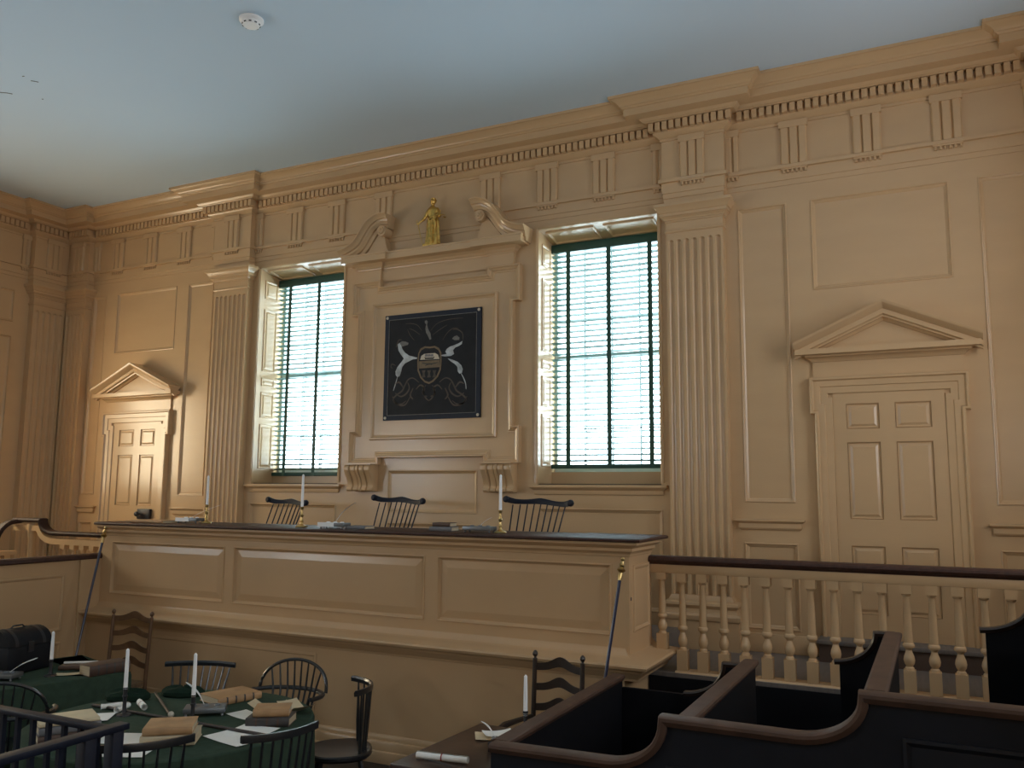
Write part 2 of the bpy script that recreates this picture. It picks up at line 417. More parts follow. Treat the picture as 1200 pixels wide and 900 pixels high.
# =================================================================== doors
def door(n, s, label):
    xc = 4.575 * s
    d = thing('door_%d' % n, label, 'door', (xc, 0, 0), kind='structure')
    hw, z0, z1 = .4425, 1.0, 3.097
    # leaf: stiles and rails with six sunk fielded panels
    leaf = MB()
    cols = ((-.337, -.069), (.055, .337)) if s > 0 else ((-.337, -.055), (.069, .337))
    rows = ((1.20, 1.772), (1.997, 2.66), (2.775, 2.997))
    xs = [-hw, cols[0][0], cols[0][1], cols[1][0], cols[1][1], hw]; F = -.012; Bk = .02
    for i in (0, 2, 4): leaf.box(xs[i], xs[i + 1], F, Bk, z0, z1)
    zz = [z0, rows[0][0], rows[0][1], rows[1][0], rows[1][1], rows[2][0], rows[2][1], z1]
    for c in cols:
        for j in (0, 2, 4, 6): leaf.box(c[0], c[1], F, Bk, zz[j], zz[j + 1])
    lf = leaf.obj('door_leaf', TAN, d, smooth=False)
    for c in cols:
        for r in rows:
            mb = MB(); mb.sweep([(c[0], r[0]), (c[0], r[1]), (c[1], r[1]), (c[1], r[0])],
                                [(0, -.012), (.006, .006), (.012, -.010), (.042, .006)], True, XZ(-.004), field=True)
            mb.obj('door_panel', TAN, lf, smooth=False)
    # eared surround
    A = [(-.5925, z0), (-.5925, 2.912), (-.630, 2.912), (-.630, 3.238), (.630, 3.238), (.630, 2.912), (.5925, 2.912), (.5925, z0)]
    MB().sweep(A, [(0, 0), (0, .058), (.010, .066), (.024, .066), (.034, .046), (.082, .040), (.088, .030), (.142, .026), (.148, .018), (.150, 0)], False, XZ(0)).obj('surround', TAN, d)
    MB().box(-.600, .600, -.022, .02, 3.23, 3.40).obj('frieze_board', TAN, d)
    # pediment
    ped = MB().sweep([(-.600, .02), (-.600, -.022), (.600, -.022), (.600, .02)],
               [(0, 3.375), (.010, 3.378), (.020, 3.395), (.045, 3.415), (.055, 3.418), (.060, 3.430), (.132, 3.434), (.132, 3.482), (0, 3.485)], False, XY).obj('pediment', TAN, d)
    prof = [(-.02, .06), (-.075, .06), (-.075, .10), (-.060, .105), (-.050, .127), (-.008, .127), (-.004, .137), (.008, .150), (.032, .190), (.040, .196), (.058, .202), (.058, .0)]
    zt, za, xt = 3.478, 3.81, .742
    rk = MB(); rings = []
    for h, dp in prof: rings.append([(-xt, -dp, zt + h), (0, -dp, za + h), (xt, -dp, zt + h)])
    rk.loft(rings, caps=False, closed=False)
    k = len(prof); rk.f.append(tuple(3 * j for j in range(k))); rk.f.append(tuple(3 * j + 2 for j in range(k)))
    rk.obj('raking_cornice', TAN, ped)
    MB().prism([(-.66, 3.478), (.66, 3.478), (0, 3.79)], XZ(0), -.01, .03).obj('tympanum', TAN, ped)
    tp = MB(); pr2 = [(-.075, .03), (-.10, .03), (-.10, .05), (-.085, .06), (-.075, .075)]
    rings = [[(-.60, -dp, 3.485 + (.135 * .335 / .735) + h), (0, -dp, za + h), (.60, -dp, 3.485 + (.135 * .335 / .735) + h)] for h, dp in pr2]
    tp.loft(rings, caps=False, closed=False).obj('bed_moulding', TAN, ped)
    return d, lf
door_1, leaf_1 = door(1, -1, 'tan six panel door with black rim lock under a small pediment')
door_2, leaf_2 = door(2, 1, 'tan six panel door under a pediment behind the jury box railing')
lk = MB().box(.14, .365, -.055, -.012, 1.825, 1.955).obj('rim_lock', IRON, leaf_1, bevel=.006)
lk['label'] = 'black iron rim lock with knob'
mb = MB(); mb.lathe([(.010, 0), (.010, .03), (.026, .036), (.032, .05), (.026, .066), (.008, .072)], 14); mb.xf(Matrix.Translation((.19, -.055, 1.89)) @ Matrix.Rotation(R(90), 4, 'X'))
mb.obj('knob', IRON, lk)

# =================================================================== windows
def window(n, x0, x1, label):
    w = thing('window_%d' % n, label, 'window', ((x0 + x1) / 2, 0, 0), kind='structure')
    hw = (x1 - x0) / 2
    # linings
    MB().box(-hw, -hw + .006, .001, .56, WB, WT).obj('jamb_lining', TAN, w); MB().box(hw - .006, hw, .001, .56, WB, WT).obj('jamb_lining', TAN, w)
    so = MB(); so.add([(-hw, .001, WT - .002), (hw, .001, WT - .002), (hw, .56, WT - .10), (-hw, .56, WT - .10), (-hw, 0, WT + .03), (hw, 0, WT + .03), (hw, .56, WT + .03), (-hw, .56, WT + .03)],
                      [(0, 1, 2, 3), (4, 7, 6, 5), (0, 4, 5, 1), (1, 5, 6, 2), (2, 6, 7, 3), (3, 7, 4, 0)])
    sob = so.obj('soffit', TAN, w, smooth=False)
    SF = lambda p, h: (p[0], p[1], WT - .002 - .1786 * p[1] - h)
    for a, b in ((-hw + .06, -.05), (.05, hw - .06)):
        cpanel(SF, a, b, .06, .34, w, name='soffit_panel', prof=[(0, 0), (.004, .014), (.02, .016), (.035, .004), (.045, .003)])
    for sgn in (-1, 1):
        JF = (lambda p, h: (-hw + .006 + h, p[0], p[1])) if sgn < 0 else (lambda p, h: (hw - .006 - h, p[0], p[1]))
        for a, b in ((2.47, 3.02), (3.10, 3.42), (3.68, 4.47), (3.49, 3.60), (4.60, 4.84)):
            cpanel(JF, .09, .32, a, b, w, name='shutter_panel', prof=[(0, 0), (.004, .010), (.014, .010), (.030, .002), (.05, .010)])
    # casing bead round the opening
    MB().sweep([(-hw, WB), (-hw, WT), (hw, WT), (hw, WB)], [(0, 0), (0, .010), (-.012, .016), (-.03, .012), (-.032, 0)], False, XZ(0)).obj('casing', TAN, w)
    # stool and apron
    MB().sweep([(-hw - .01, .05), (-hw - .01, -.004), (hw + .01, -.004), (hw + .01, .05)],
               [(0, 2.185), (.012, 2.188), (.016, 2.20), (.016, 2.228), (.026, 2.234), (.050, 2.252), (.056, 2.258), (.056, 2.280), (.0, 2.284)], False, XY).obj('stool', TAN, w)
    MB().box(-hw, hw, .04, .56, WB - .03, WB - .012).obj('shadow_gap', SILL, w)  # solid black slab painted in for the shade above the stool
    MB().box(-hw, hw, .36, .50, WB - .02, 2.42).obj('sill_board', TAN, w)
    # sash
    sx, sz0, sz1, y0, y1 = hw - .008, 2.42, WT - .1, .47, .51
    fr = MB(); fr.box(-hw, -sx + .03, y0 - .02, y1 + .02, sz0, sz1); fr.box(sx - .03, hw, y0 - .02, y1 + .02, sz0, sz1)
    fr.box(-sx + .03, sx - .03, y0 - .02, y1 + .02, sz0, sz0 + .07); fr.box(-sx + .03, sx - .03, y0 - .02, y1 + .02, sz1 - .05, sz1)
    frame = fr.obj('sash_frame', SASHW, w)
    gx0, gx1, gz0, gz1 = -sx + .03, sx - .03, sz0 + .07, sz1 - .05
    nx, nz = 4, 6
    for i in range(1, nx):
        x = gx0 + (gx1 - gx0) * i / nx; MB().box(x - .007, x + .007, y0, y1, gz0, gz1).obj('muntin', SASHW, frame, smooth=False)
    zr = [gz0 + (gz1 - gz0) * j / nz for j in range(nz + 1)]
    for j in range(1, nz):
        t = .022 if j == nz // 2 else .007
        MB().box(gx0, gx1, y0 - (.015 if j == nz // 2 else 0), y1 + .001, zr[j] - t, zr[j] + t).obj('meeting_rail' if j == nz // 2 else 'muntin', SASHW, frame, smooth=False)
    for i in range(nx):
        for j in range(nz):
            xa = gx0 + (gx1 - gx0) * i / nx; xb = gx0 + (gx1 - gx0) * (i + 1) / nx
            MB().box(xa + .011, xb - .011, .488, .491, zr[j] + .012, zr[j + 1] - .012).obj('pane', GLASS, w, smooth=False)
window(1, -2.563, -1.26, 'tall sash window with panelled reveals between the left pilaster and the painting')
window(2, 1.26, 2.563, 'tall sash window with panelled reveals between the painting and the right pilaster')

def blind(x0, x1, zb, label):
    b = thing('venetian_blind', label, 'blind', ((x0 + x1) / 2, .365, WT - .07), group='green blinds in the bench wall windows')
    hw = (x1 - x0) / 2 - .008; zt = -.105; zbot = zb - (WT - .07)
    MB().box(-hw, hw, -.03, .03, zt, -.012).obj('head_rail', GREENBLIND, b, bevel=.004)
    MB().box(-hw, hw, -.026, .026, zbot, zbot + .045).obj('bottom_rail', GREENBLIND, b, bevel=.006)
    n = round((zt - zbot - .06) / .0605)
    sl = MB()
    rings = []
    for xx in (-hw, hw):
        rings.append([(xx, y,   .0025 - .004 * (y / .026) ** 2 + dz - y * .34) for dz, ys in ((.0016, (-.026, -.013, 0, .013, .026)), (0, (.026, .013, 0, -.013, -.026))) for y in ys])
    me = sl.loft(rings).mesh('slat', SLAT)
    for i in range(n):
        put('slat', me, b, (0, 0, zbot + .065 + (i + .3) * (zt - zbot - .06) / n))
    for x in (-hw + .20, 0.015, hw - .18):
        t = MB(); t.box(x - .024, x + .024, -.034, -.031, zbot, zt)
        t.obj('ladder_tape', GREENBLIND, b, smooth=False)
    return b
SLAT = bpy.data.materials.new('blind_slat_green'); SLAT.use_nodes = True
_b = SLAT.node_tree.nodes['Principled BSDF']; _b.inputs['Base Color'].default_value = (.05, .13, .11, 1); _b.inputs['Roughness'].default_value = .4
blind(-2.563, -1.26, 2.385, 'dark green slatted blind in the window beside the left pilaster')
blind(1.26, 2.563, 2.455, 'dark green slatted blind in the window beside the right pilaster')

# =================================================================== tabernacle frame over the bench
tab = thing('trim_7', 'tan tabernacle frame with scrolled broken pediment around the painting', 'overmantel', kind='structure')
H = [(-1.08, 4.612), (-.69, 4.612), (-.69, 4.535), (.69, 4.535), (.69, 4.612), (1.08, 4.612), (1.08, 4.215), (1.0, 4.215), (1.0, 2.89), (1.08, 2.89), (1.08, 2.505), (.665, 2.505), (.665, 2.575),
     (-.665, 2.575), (-.665, 2.505), (-1.08, 2.505), (-1.08, 2.89), (-1.0, 2.89), (-1.0, 4.215), (-1.08, 4.215)]
MB().sweep(H, [(0, 0), (0, .070), (.006, .076), (.018, .076), (.026, .060), (.046, .050), (.050, .038), (.066, .034), (.070, .026)], True, XZ(0), field=True).obj('eared_frame', TAN, tab)
MB().sweep([(-.803, 2.777), (-.803, 4.335), (.803, 4.335), (.803, 2.777)], [(0, 0), (0, .022), (.010, .034), (.022, .034), (.034, .014), (.040, .012), (.052, .003)], True, XZ(.0 - .026), field=True).obj('inner_panel', TAN, tab)
# cornice with ressauts
CP = [(-1.0, .02), (-1.0, -.055), (-.70, -.055), (-.70, -.025), (.70, -.025), (.70, -.055), (1.0, -.055), (1.0, .02)]
MB().sweep(CP, [(0, 4.60), (0, 4.740), (.006, 4.743), (.010, 4.756), (.022, 4.762), (.034, 4.785), (.060, 4.802), (.066, 4.808), (.155, 4.814), (.155, 4.880), (.160, 4.884), (.160, 4.902), (0, 4.906)], False, XY).obj('cornice', TAN, tab)
# swan-neck scrolls
def scroll(s):
    top = [(1.200, 4.978), (1.091, 5.0), (.977, 5.060), (.900, 5.160), (.812, 5.270), (.700, 5.338), (.610, 5.352), (.541, 5.345)]
    P = []
    for i in range(len(top) - 1):                    # Catmull-Rom
        p0, p1, p2, p3 = top[max(i - 1, 0)], top[i], top[i + 1], top[min(i + 2, len(top) - 1)]
        for q in range(4):
            t = q / 4
            P.append(tuple(.5 * (2 * p1[k] + (p2[k] - p0[k]) * t + (2 * p0[k] - 5 * p1[k] + 4 * p2[k] - p3[k]) * t * t + (3 * p1[k] - p0[k] - 3 * p2[k] + p3[k]) * t ** 3) for k in (0, 1)))
    P.append(top[-1])
    if s < 0: P = [(-x, z) for x, z in P]
    prof = [(0, 0), (0, .245), (.012, .243), (.020, .228), (.045, .205), (.055, .200), (.060, .180), (.080, .172), (.090, .160), (.110, .150), (.115, .128), (.150, .120), (.150, 0)]
    if s > 0: prof = [(-o, h) for o, h in prof]
    o = MB().sweep(P, prof, False, XZ(0), profclosed=True).obj('swan_neck', TAN, tab)
    v = MB()
    cx, cz = s * .635, 5.165
    for r0, r1, y in ((.062, .062, -.165), (.040, .036, -.185), (.022, .014, -.200)):
        v.lathe([(r0, 0), (r0, -y - .012), (r1, -y)], 20)
        v.v[-60:] = [(cx + p[0], -p[2], cz + p[1]) for p in v.v[-60:]]
    v.obj('volute', TAN, tab)
    sp = MB().prism([(s * .90, 4.90), (s * .56, 4.90), (s * .60, 4.98), (s * .64, 5.13), (s * .70, 5.16)], XZ(0), 0, .10)
    sp.obj('scroll_bracket', TAN, tab)
    # filler board behind the scroll
    MB().prism([(s * 1.12, 4.90), (s * .62, 4.90), (s * .66, 5.20), (s * .82, 5.15), (s * .95, 5.0)], XZ(0), 0, .05).obj('scroll_board', TAN, tab)
scroll(1); scroll(-1)
# consoles under the lower ears
def console(s):
    t = thing('x', None, None); t.name = 'console'; t.parent = tab; t.location = (s * .868, 0, 0)
    prof = [(.06, 2.500), (.155, 2.495), (.172, 2.470), (.170, 2.435), (.150, 2.40), (.118, 2.35), (.096, 2.30), (.090, 2.262), (.098, 2.246), (.108, 2.238), (.106, 2.214), (.09, 2.205), (.0, 2.205), (0, 2.5)]
    YZ = lambda p, h: (h, -p[0], p[1])
    MB().prism(prof, YZ, -.17, .17).obj('console_body', TAN, t)
    for a, b, e in ((-.174, -.105, .014), (-.085, -.025, .014), (-.018, .018, .020), (.025, .085, .014), (.105, .174, .014)):
        pr = [(d + e, z) if d > .05 else (d, z) for d, z in prof]
        MB().prism(pr, YZ, a, b).obj('console_rib', TAN, t, bevel=.006)
    MB().box(-.19, .19, -.19, 0, 2.496, 2.507).obj('console_cap', TAN, t)
console(1); console(-1)
# =================================================================== raised platforms
mb = MB().box(-6.17, XR, -1.27, 0, 0, .82)
dais = tag(mb.obj('dais', DAISM, None, smooth=False), 'raised grey boarded platform behind the railings', 'platform', kind='structure')
MB().box(2.82, XR, -1.29, -1.268, .0, .79).obj('dais_front', NAVYI, dais)  # near-black colour holds both the dark paint and the shade below the railing
MB().box(-6.17, -2.96, -1.29, -1.268, .0, .775).obj('dais_front', TANB, dais)
tag(MB().box(-2.93, 2.79, -1.15, -.13, .82, 1.0).obj('judges_platform', DAISM, None), 'inner step behind the judges bench', 'platform', kind='structure')
for s, lab in ((1, 'grey step in front of the right door'), (-1, 'grey step in front of the left door')):
    st = thing('door_step', lab, 'step', (s * 4.575, 0, .82), kind='structure')
    x0, x1 = (-.62, 1.0) if s > 0 else (-1.0, .62)
    MB().box(x0, x1, -.27, 0, .145, .18).obj('tread', DAISM, st, bevel=.006)
    MB().box(x0 + .015, x1 - .015, -.25, 0, 0, .145).obj('riser', RISER, st)

# =================================================================== judges bench
bench = thing('judges_bench', 'long tan panelled judges bench with dark wooden top', 'bench', (-.07, -1.5, 0))
BX = .07; BY = 1.5
def bm(mb): return mb.xf(Matrix.Translation((BX, BY, 0)))
L_, R_ = -2.95, 2.807
BPX = ((-2.80, -1.245), (-1.125, 1.005), (1.135, 2.665)); BPZ = (1.142, 1.666)
bm(MB().box(L_, R_, -1.702, -1.165, .98, 1.80)).obj('body', TANB, bench)
fr_ = MB().box(L_, R_, -1.724, -1.70, BPZ[1], 1.80).box(L_, R_, -1.724, -1.70, .98, BPZ[0])
ex_ = [L_] + [v for ab in BPX for v in ab] + [R_]
for i in range(0, 8, 2): fr_.box(ex_[i], ex_[i + 1], -1.724, -1.70, *BPZ)
bm(fr_).obj('front_frame', TANB, bench, smooth=False)
bm(MB().box(L_, R_, -1.85, -1.27, 0, .86)).obj('lower_front', TANB, bench)
FP = [(L_, -1.724), (R_, -1.724), (R_, -1.165)]
bm(MB().sweep(FP, [(0, 1.725), (.008, 1.728), (.012, 1.745), (.030, 1.765), (.036, 1.768), (.036, 1.790), (.060, 1.800), (.085, 1.815), (.09, 1.818), (.09, 1.838), (0, 1.838)], False, XY)).obj('top_moulding', TANB, bench)
bm(MB().sweep([(L_, -1.724), (R_, -1.724), (R_, -1.08)], [(-.56, 1.838), (.105, 1.838), (.120, 1.842), (.124, 1.852), (.120, 1.862), (.105, 1.868), (-.56, 1.868)], False, XY)).obj('bench_top', MAHOG, bench)
LP = [(L_, -1.85), (2.90, -1.85), (2.90, -1.06)]
bm(MB().sweep(LP, [(-.25, 1.055), (-.125, 1.055), (-.118, 1.035), (-.095, 1.008), (-.06, .992), (.085, .982), (.100, .978), (.108, .965), (.100, .945), (.085, .938), (.060, .936), (.055, .915), (.040, .900), (.028, .880), (.012, .868), (.006, .850), (0, .848), (-.2, .848)], False, XY)).obj('ledge', TANB, bench)
bm(MB().sweep([(L_, -1.85), (2.85, -1.85)], [(0, .215), (.008, .215), (.014, .205), (.020, .190), (.020, .172), (.036, .168), (.044, .150), (.044, .096), (.056, .090), (.060, .080), (.060, 0), (0, 0)], False, XY)).obj('skirting', TANB, bench)
BP = [(0, 0), (.004, .012), (.016, .016), (.030, .010), (.036, -.004 + .006), (.085, .009)]
for x0, x1 in BPX:
    bm(MB().sweep([(x0, BPZ[0]), (x0, BPZ[1]), (x1, BPZ[1]), (x1, BPZ[0])], [(-.004, .0), (-.003, .006), (.004, .009), (.010, .006), (.016, -.008), (.026, -.018), (.032, -.018), (.090, -.008)], True, XZ(-1.724), field=True)).obj('bench_panel', TANB, bench, smooth=False)
EN = lambda p, h: (R_ + h, p[0], p[1])
bm(MB().sweep([(-1.64, 1.16), (-1.64, 1.66), (-1.24, 1.66), (-1.24, 1.16)], BP, True, EN, field=True)).obj('bench_end_panel', TANB, bench)
k = bm(MB().box(R_, R_ + .004, -1.69, -1.675, 1.40, 1.425)).obj('keyhole_plate', IRON, bench)
# lower panel division lines
bm(MB().sweep([(-2.1, .28), (-2.1, .80), (-.0, .80), (-.0, .28)], [(0, 0), (0, .004), (.02, .006), (.03, 0)], True, XZ(-1.85))).obj('lower_panel', TANB, bench)

# =================================================================== balustrades
BALP = [(.024, 1.515), (.030, 1.512), (.030, 1.500), (.023, 1.494), (.021, 1.480), (.026, 1.35), (.029, 1.20), (.030, 1.175), (.037, 1.168), (.040, 1.155), (.037, 1.142), (.027, 1.136), (.020, 1.122), (.024, 1.105), (.034, 1.080), (.038, 1.055), (.033, 1.030), (.022, 1.012), (.030, 1.004), (.032, .994), (.032, .985)]
bal_turn = MB().lathe(BALP[::-1], 16).mesh('turned_stem', TAN)
bal_blk = MB().box(-.038, .038, -.038, .038, 1.512, 1.585).box(-.040, .040, -.040, .040, .835, .988).mesh('blocks', TAN, smooth=False)
bal_all = MB().lathe(BALP[::-1], 16).box(-.038, .038, -.038, .038, 1.512, 1.585).box(-.040, .040, -.040, .040, .835, .988).mesh('baluster', TAN)
HANDR = [(-.045, 1.655), (-.058, 1.662), (-.064, 1.678), (-.060, 1.695), (-.045, 1.706), (0, 1.712), (.045, 1.706), (.060, 1.695), (.064, 1.678), (.058, 1.662), (.045, 1.655), (.040, 1.642), (-.040, 1.642)]
br = thing('balustrade', 'tan turned balustrade with dark handrail behind the jury box', 'balustrade', (4.5, -1.19, .82))
def bl(mb): return mb.xf(Matrix.Translation((-4.5, 1.19, -.82)))
bl(MB().sweep([(2.812, -1.19), (6.40, -1.19)], HANDR, False, XY, profclosed=True)).obj('handrail', MAHOG, br)
bl(MB().box(2.812, 6.40, -1.23, -1.15, 1.575, 1.645)).obj('sub_rail', TAN, br, bevel=.006)
bl(MB().sweep([(3.015, -1.19), (6.40, -1.19)], [(-.05, .82), (.05, .815), (.062, .802), (.072, .804), (.072, .812), (.062, .818), (.048, .832), (-.05, .838)], False, XY)).obj('bottom_rail', TAN, br)
put('baluster', bal_all, br, (2.905 - 4.5, 0, -.82 + 1.585 * (1 - .803)), None, (1, 1, .803))
x = 3.067
while x < 6.36:
    put('baluster', bal_all, br, (x - 4.5, 0, -.82)); x += .1617
bl_ = thing('balustrade', 'tan balustrade with upswept dark handrail beside the left door', 'balustrade', (-3.9, -1.19, .82))
def bl2(mb): return mb.xf(Matrix.Translation((3.9, 1.19, -.82)))
ramp = [(-2.97, 1.678), (-4.42, 1.678)]
ramp += [(-4.42 - .26 * math.sin(a), 1.678 + .145 * (1 - math.cos(a)) ) for a in [R(q * 15) for q in range(1, 7)]]
ramp += [(-5.16, 1.823)]
mb = MB(); prof2 = [(-.020, -.045), (-.020, .045), (-.008, .060), (.010, .064), (.024, .055), (.032, .03), (.032, -.03), (.024, -.055), (.010, -.064), (-.008, -.060)]
mb.sweep(ramp, prof2, False, lambda p, h: (p[0], -1.19 - h, p[1]), profclosed=True)
bl2(mb).obj('handrail', RAILDK, bl_)
rp = [(-1.19, 1.823), (-1.26, 1.815)] + [(-1.26 - .24 * math.sin(R(q * 15)), 1.815 - .30 * (1 - math.cos(R(q * 15)))) for q in range(1, 7)] + [(-1.62, 1.49), (-2.6, 1.49)]
mb = MB().sweep(rp, [(-o, h) for o, h in prof2], False, lambda p, h: (-5.10 + h, p[0], p[1]), profclosed=True)
bl2(mb).obj('side_handrail', RAILDK, bl_)
srl = [(x, z - .055) for x, z in ramp]
mb = MB().sweep(srl, [(0, -.04), (0, .04), (-.065, .04), (-.065, -.04)], False, lambda p, h: (p[0], -1.19 - h, p[1]), profclosed=True)
bl2(mb).obj('sub_rail', TAN, bl_)
bl2(MB().box(-5.1, -2.97, -1.25, -1.13, .80, .838)).obj('bottom_rail', TAN, bl_)
bl2(MB().box(-5.15, -5.05, -2.6, -1.24, .60, .66)).obj('side_bottom_rail', TAN, bl_)
bl2(MB().box(-5.15, -5.05, -2.6, -1.24, 1.415, 1.465)).obj('side_sub_rail', TAN, bl_)
MB().lathe([(.055, 0), (.055, .16), (.045, .17), (.036, .5), (.036, .62), (.044, .80), (.05, .88), (.055, .90), (.06, .95), (.06, .962)], 16, (-4.86 + 3.9, 0, 0)).obj('newel_post', TAN, bl_)
for i in range(8): put('baluster', bal_all, bl_, (-3.10 - i * .165 + 3.9, 0, -.82))
for i in range(7): put('baluster', bal_all, bl_, (-5.10 + 3.9, -.15 - i * .165, -.99))

# panelled partition between bench and gallery
pt = thing('panelled_partition', 'tan panelled partition with dark top rail beside the left table', 'partition', (-3.0, -2.9, 0))
def pp(mb): return mb.xf(Matrix.Translation((3.0, 2.9, 0)))
pp(MB().box(-3.03, -2.975, -4.2, -1.965, 0, 1.49)).obj('boarding', TANB, pt)
pp(MB().sweep([(-3.0, -4.2), (-3.0, -1.70)], [(-.045, 1.487), (-.06, 1.5), (-.055, 1.53), (-.03, 1.542), (.03, 1.542), (.055, 1.53), (.06, 1.5), (.05, 1.487)], False, XY, profclosed=True)).obj('top_rail', MAHOG, pt)
pp(MB().box(-3.03, -2.951, -1.965, -1.70, 0, 1.49)).obj('end_post', TAN, pt)
PX = lambda p, h: (-2.975 + h, p[0], p[1])
pp(MB().sweep([(-3.9, .80), (-3.9, 1.36), (-2.12, 1.36), (-2.12, .80)], BP, True, PX, field=True)).obj('panel', TANB, pt)
pp(MB().sweep([(-3.9, .12), (-3.9, .70), (-2.12, .70), (-2.12, .12)], BP, True, PX, field=True)).obj('panel', TANB, pt)

# =================================================================== jury box
jb = thing('jury_box', 'navy panelled jury box stepping up in tiers with brown rails', 'jury box', (4.2, -3.0, 0))
def jx(mb): return mb.xf(Matrix.Translation((-4.2, 3.0, 0)))
def scoop(x0, z0, x1, z1):       # concave quarter, horizontal at the low end, vertical at the top
    return [(x0 + (x1 - x0) * math.sin(R(q)), z0 + (z1 - z0) * (1 - math.cos(R(q)))) for q in range(0, 91, 9)]
YFr, YBk = -3.92, -2.10
path = [(2.80, .915)] + scoop(3.42, .925, 3.700, 1.135) + [(3.702, 1.152)] + scoop(4.30, 1.150, 4.578, 1.335) + [(4.580, 1.352)] + scoop(5.20, 1.35, 5.46, 1.55) + [(5.462, 1.57), (5.85, 1.57)]
FR = lambda p, h: (p[0], h, p[1])
poly = [(x, z - .02) for x, z in path]
jx(MB().prism([(2.80, 0)] + poly + [(5.85, 0)], FR, YFr - .02, YFr + .02)).obj('front_panel', NAVY, jb)
RP = [(.028, -.036), (.004, -.050), (-.010, -.048), (-.016, -.036), (-.018, .0), (-.016, .036), (-.010, .048), (.004, .050), (.028, .036)]
jx(MB().sweep(path, RP, False, lambda p, h: (p[0], YFr + h, p[1]), profclosed=True)).obj('front_rail', PEWRAIL, jb)
for x0, x1, z0, z1 in ((2.95, 3.32, .15, .74), (3.72, 4.42, .15, .95), (4.73, 5.70, .15, 1.20)):
    jx(MB().sweep([(x0, z0), (x0, z1), (x1, z1), (x1, z0)], [(0, 0), (0, .012), (.014, .016), (.032, .004), (.075, .010)], True, XZ(YFr - .02), field=True)).obj('front_field', NAVY, jb)
for x, z, w, yb in ((2.82, .915, .048, -2.02), (3.765, 1.112, .048, YBk), (4.63, 1.352, .048, YBk), (5.50, 1.59, .048, YBk)):
    jx(MB().box(x - .02, x + .02, YFr + .02, yb + .03, 0, z)).obj('row_partition', NAVYI, jb)
    jx(MB().sweep([(x, YFr + .045), (x, yb)], [(-.036, z - .028), (-.050, z - .004), (-.048, z + .010), (-.036, z + .016), (.036, z + .016), (.048, z + .010), (.050, z - .004), (.036, z - .028)], False, XY, profclosed=True)).obj('row_rail', PEWRAIL, jb)
for (xa, za, xb, zb, xe) in ((3.316, .870, 3.585, 1.085, 3.775), (4.282, 1.166, 4.524, 1.355, 4.64), (5.10, 1.42, 5.37, 1.60, 5.50)):
    sc = scoop(xa, za, xb, zb) + [(xe, zb + .002)]
    jx(MB().prism([(xa + .03, 0)] + [(x + (.03 if i == 0 else 0), z - .015) for i, (x, z) in enumerate(sc)] + [(xe, 0)], FR, YBk - .018, YBk + .018)).obj('end_wing', NAVYI, jb)
    jx(MB().sweep(sc, [(.020, -.026), (.0, -.036), (-.010, -.026), (-.010, .026), (.0, .036), (.020, .026)], False, lambda p, h: (p[0], YBk + h, p[1]), profclosed=True)).obj('wing_rail', DARKBW, jb)
for x0, x1, zf in ((2.84, 3.745, .05), (3.785, 4.61, .27), (4.65, 5.48, .50)):
    jx(MB().box(x0, x1, YFr + .02, YBk, zf - .04, zf)).obj('tier_floor', NAVYI, jb)
    jx(MB().box(x1 - .36, x1, YFr + .02, YBk - .02, zf + .40, zf + .435)).obj('seat_board', NAVYI, jb)
jx(MB().box(2.84, 3.34, -2.005, -1.97, 0, .835)).obj('back_board', NAVYI, jb)

# =================================================================== dock rails in the foreground
dk = thing('prisoners_dock', 'low dark spindle railing around the prisoners dock', 'railing', (.4, -6.0, 0))
def dx(mb): return mb.xf(Matrix.Translation((-.4, 6.0, 0)))
dx(MB().box(-.8, 1.40, -5.115, -5.055, 1.075, 1.10)).obj('far_rail', BLUEBLK, dk, bevel=.005)
dx(MB().box(1.385, 1.455, -6.9, -5.03, 1.085, 1.115)).obj('side_rail', BLUEBLK, dk, bevel=.005)
dx(MB().box(-.8, 1.45, -5.10, -5.07, .10, .14)).obj('bottom_rail', BLUEBLK, dk); dx(MB().box(1.405, 1.435, -6.9, -5.05, .10, .14)).obj('bottom_rail', BLUEBLK, dk)
for yy in (-5.085, -5.23): dx(MB().box(1.39, 1.45, yy - .03, yy + .03, 0, 1.09)).obj('post', BLUEBLK, dk, bevel=.004)
sp = MB().box(-.011, .011, -.011, .011, .12, 1.085).mesh('spindle', BLUEBLK, smooth=False)
for i in range(1, 15): put('spindle', sp, dk, (1.42 - .115 * i - .4 - (.0), -5.085 + 6, 0))
for i in range(1, 13): put('spindle', sp, dk, (1.42 - .4, -5.23 + 6 - .135 * i, 0))
for yy in (-6.87,): dx(MB().box(1.39, 1.45, yy - .03, yy + .03, 0, 1.09)).obj('post', BLUEBLK, dk)
dx(MB().box(-.83, -.77, -5.115, -5.055, 0, 1.09)).obj('post', BLUEBLK, dk)
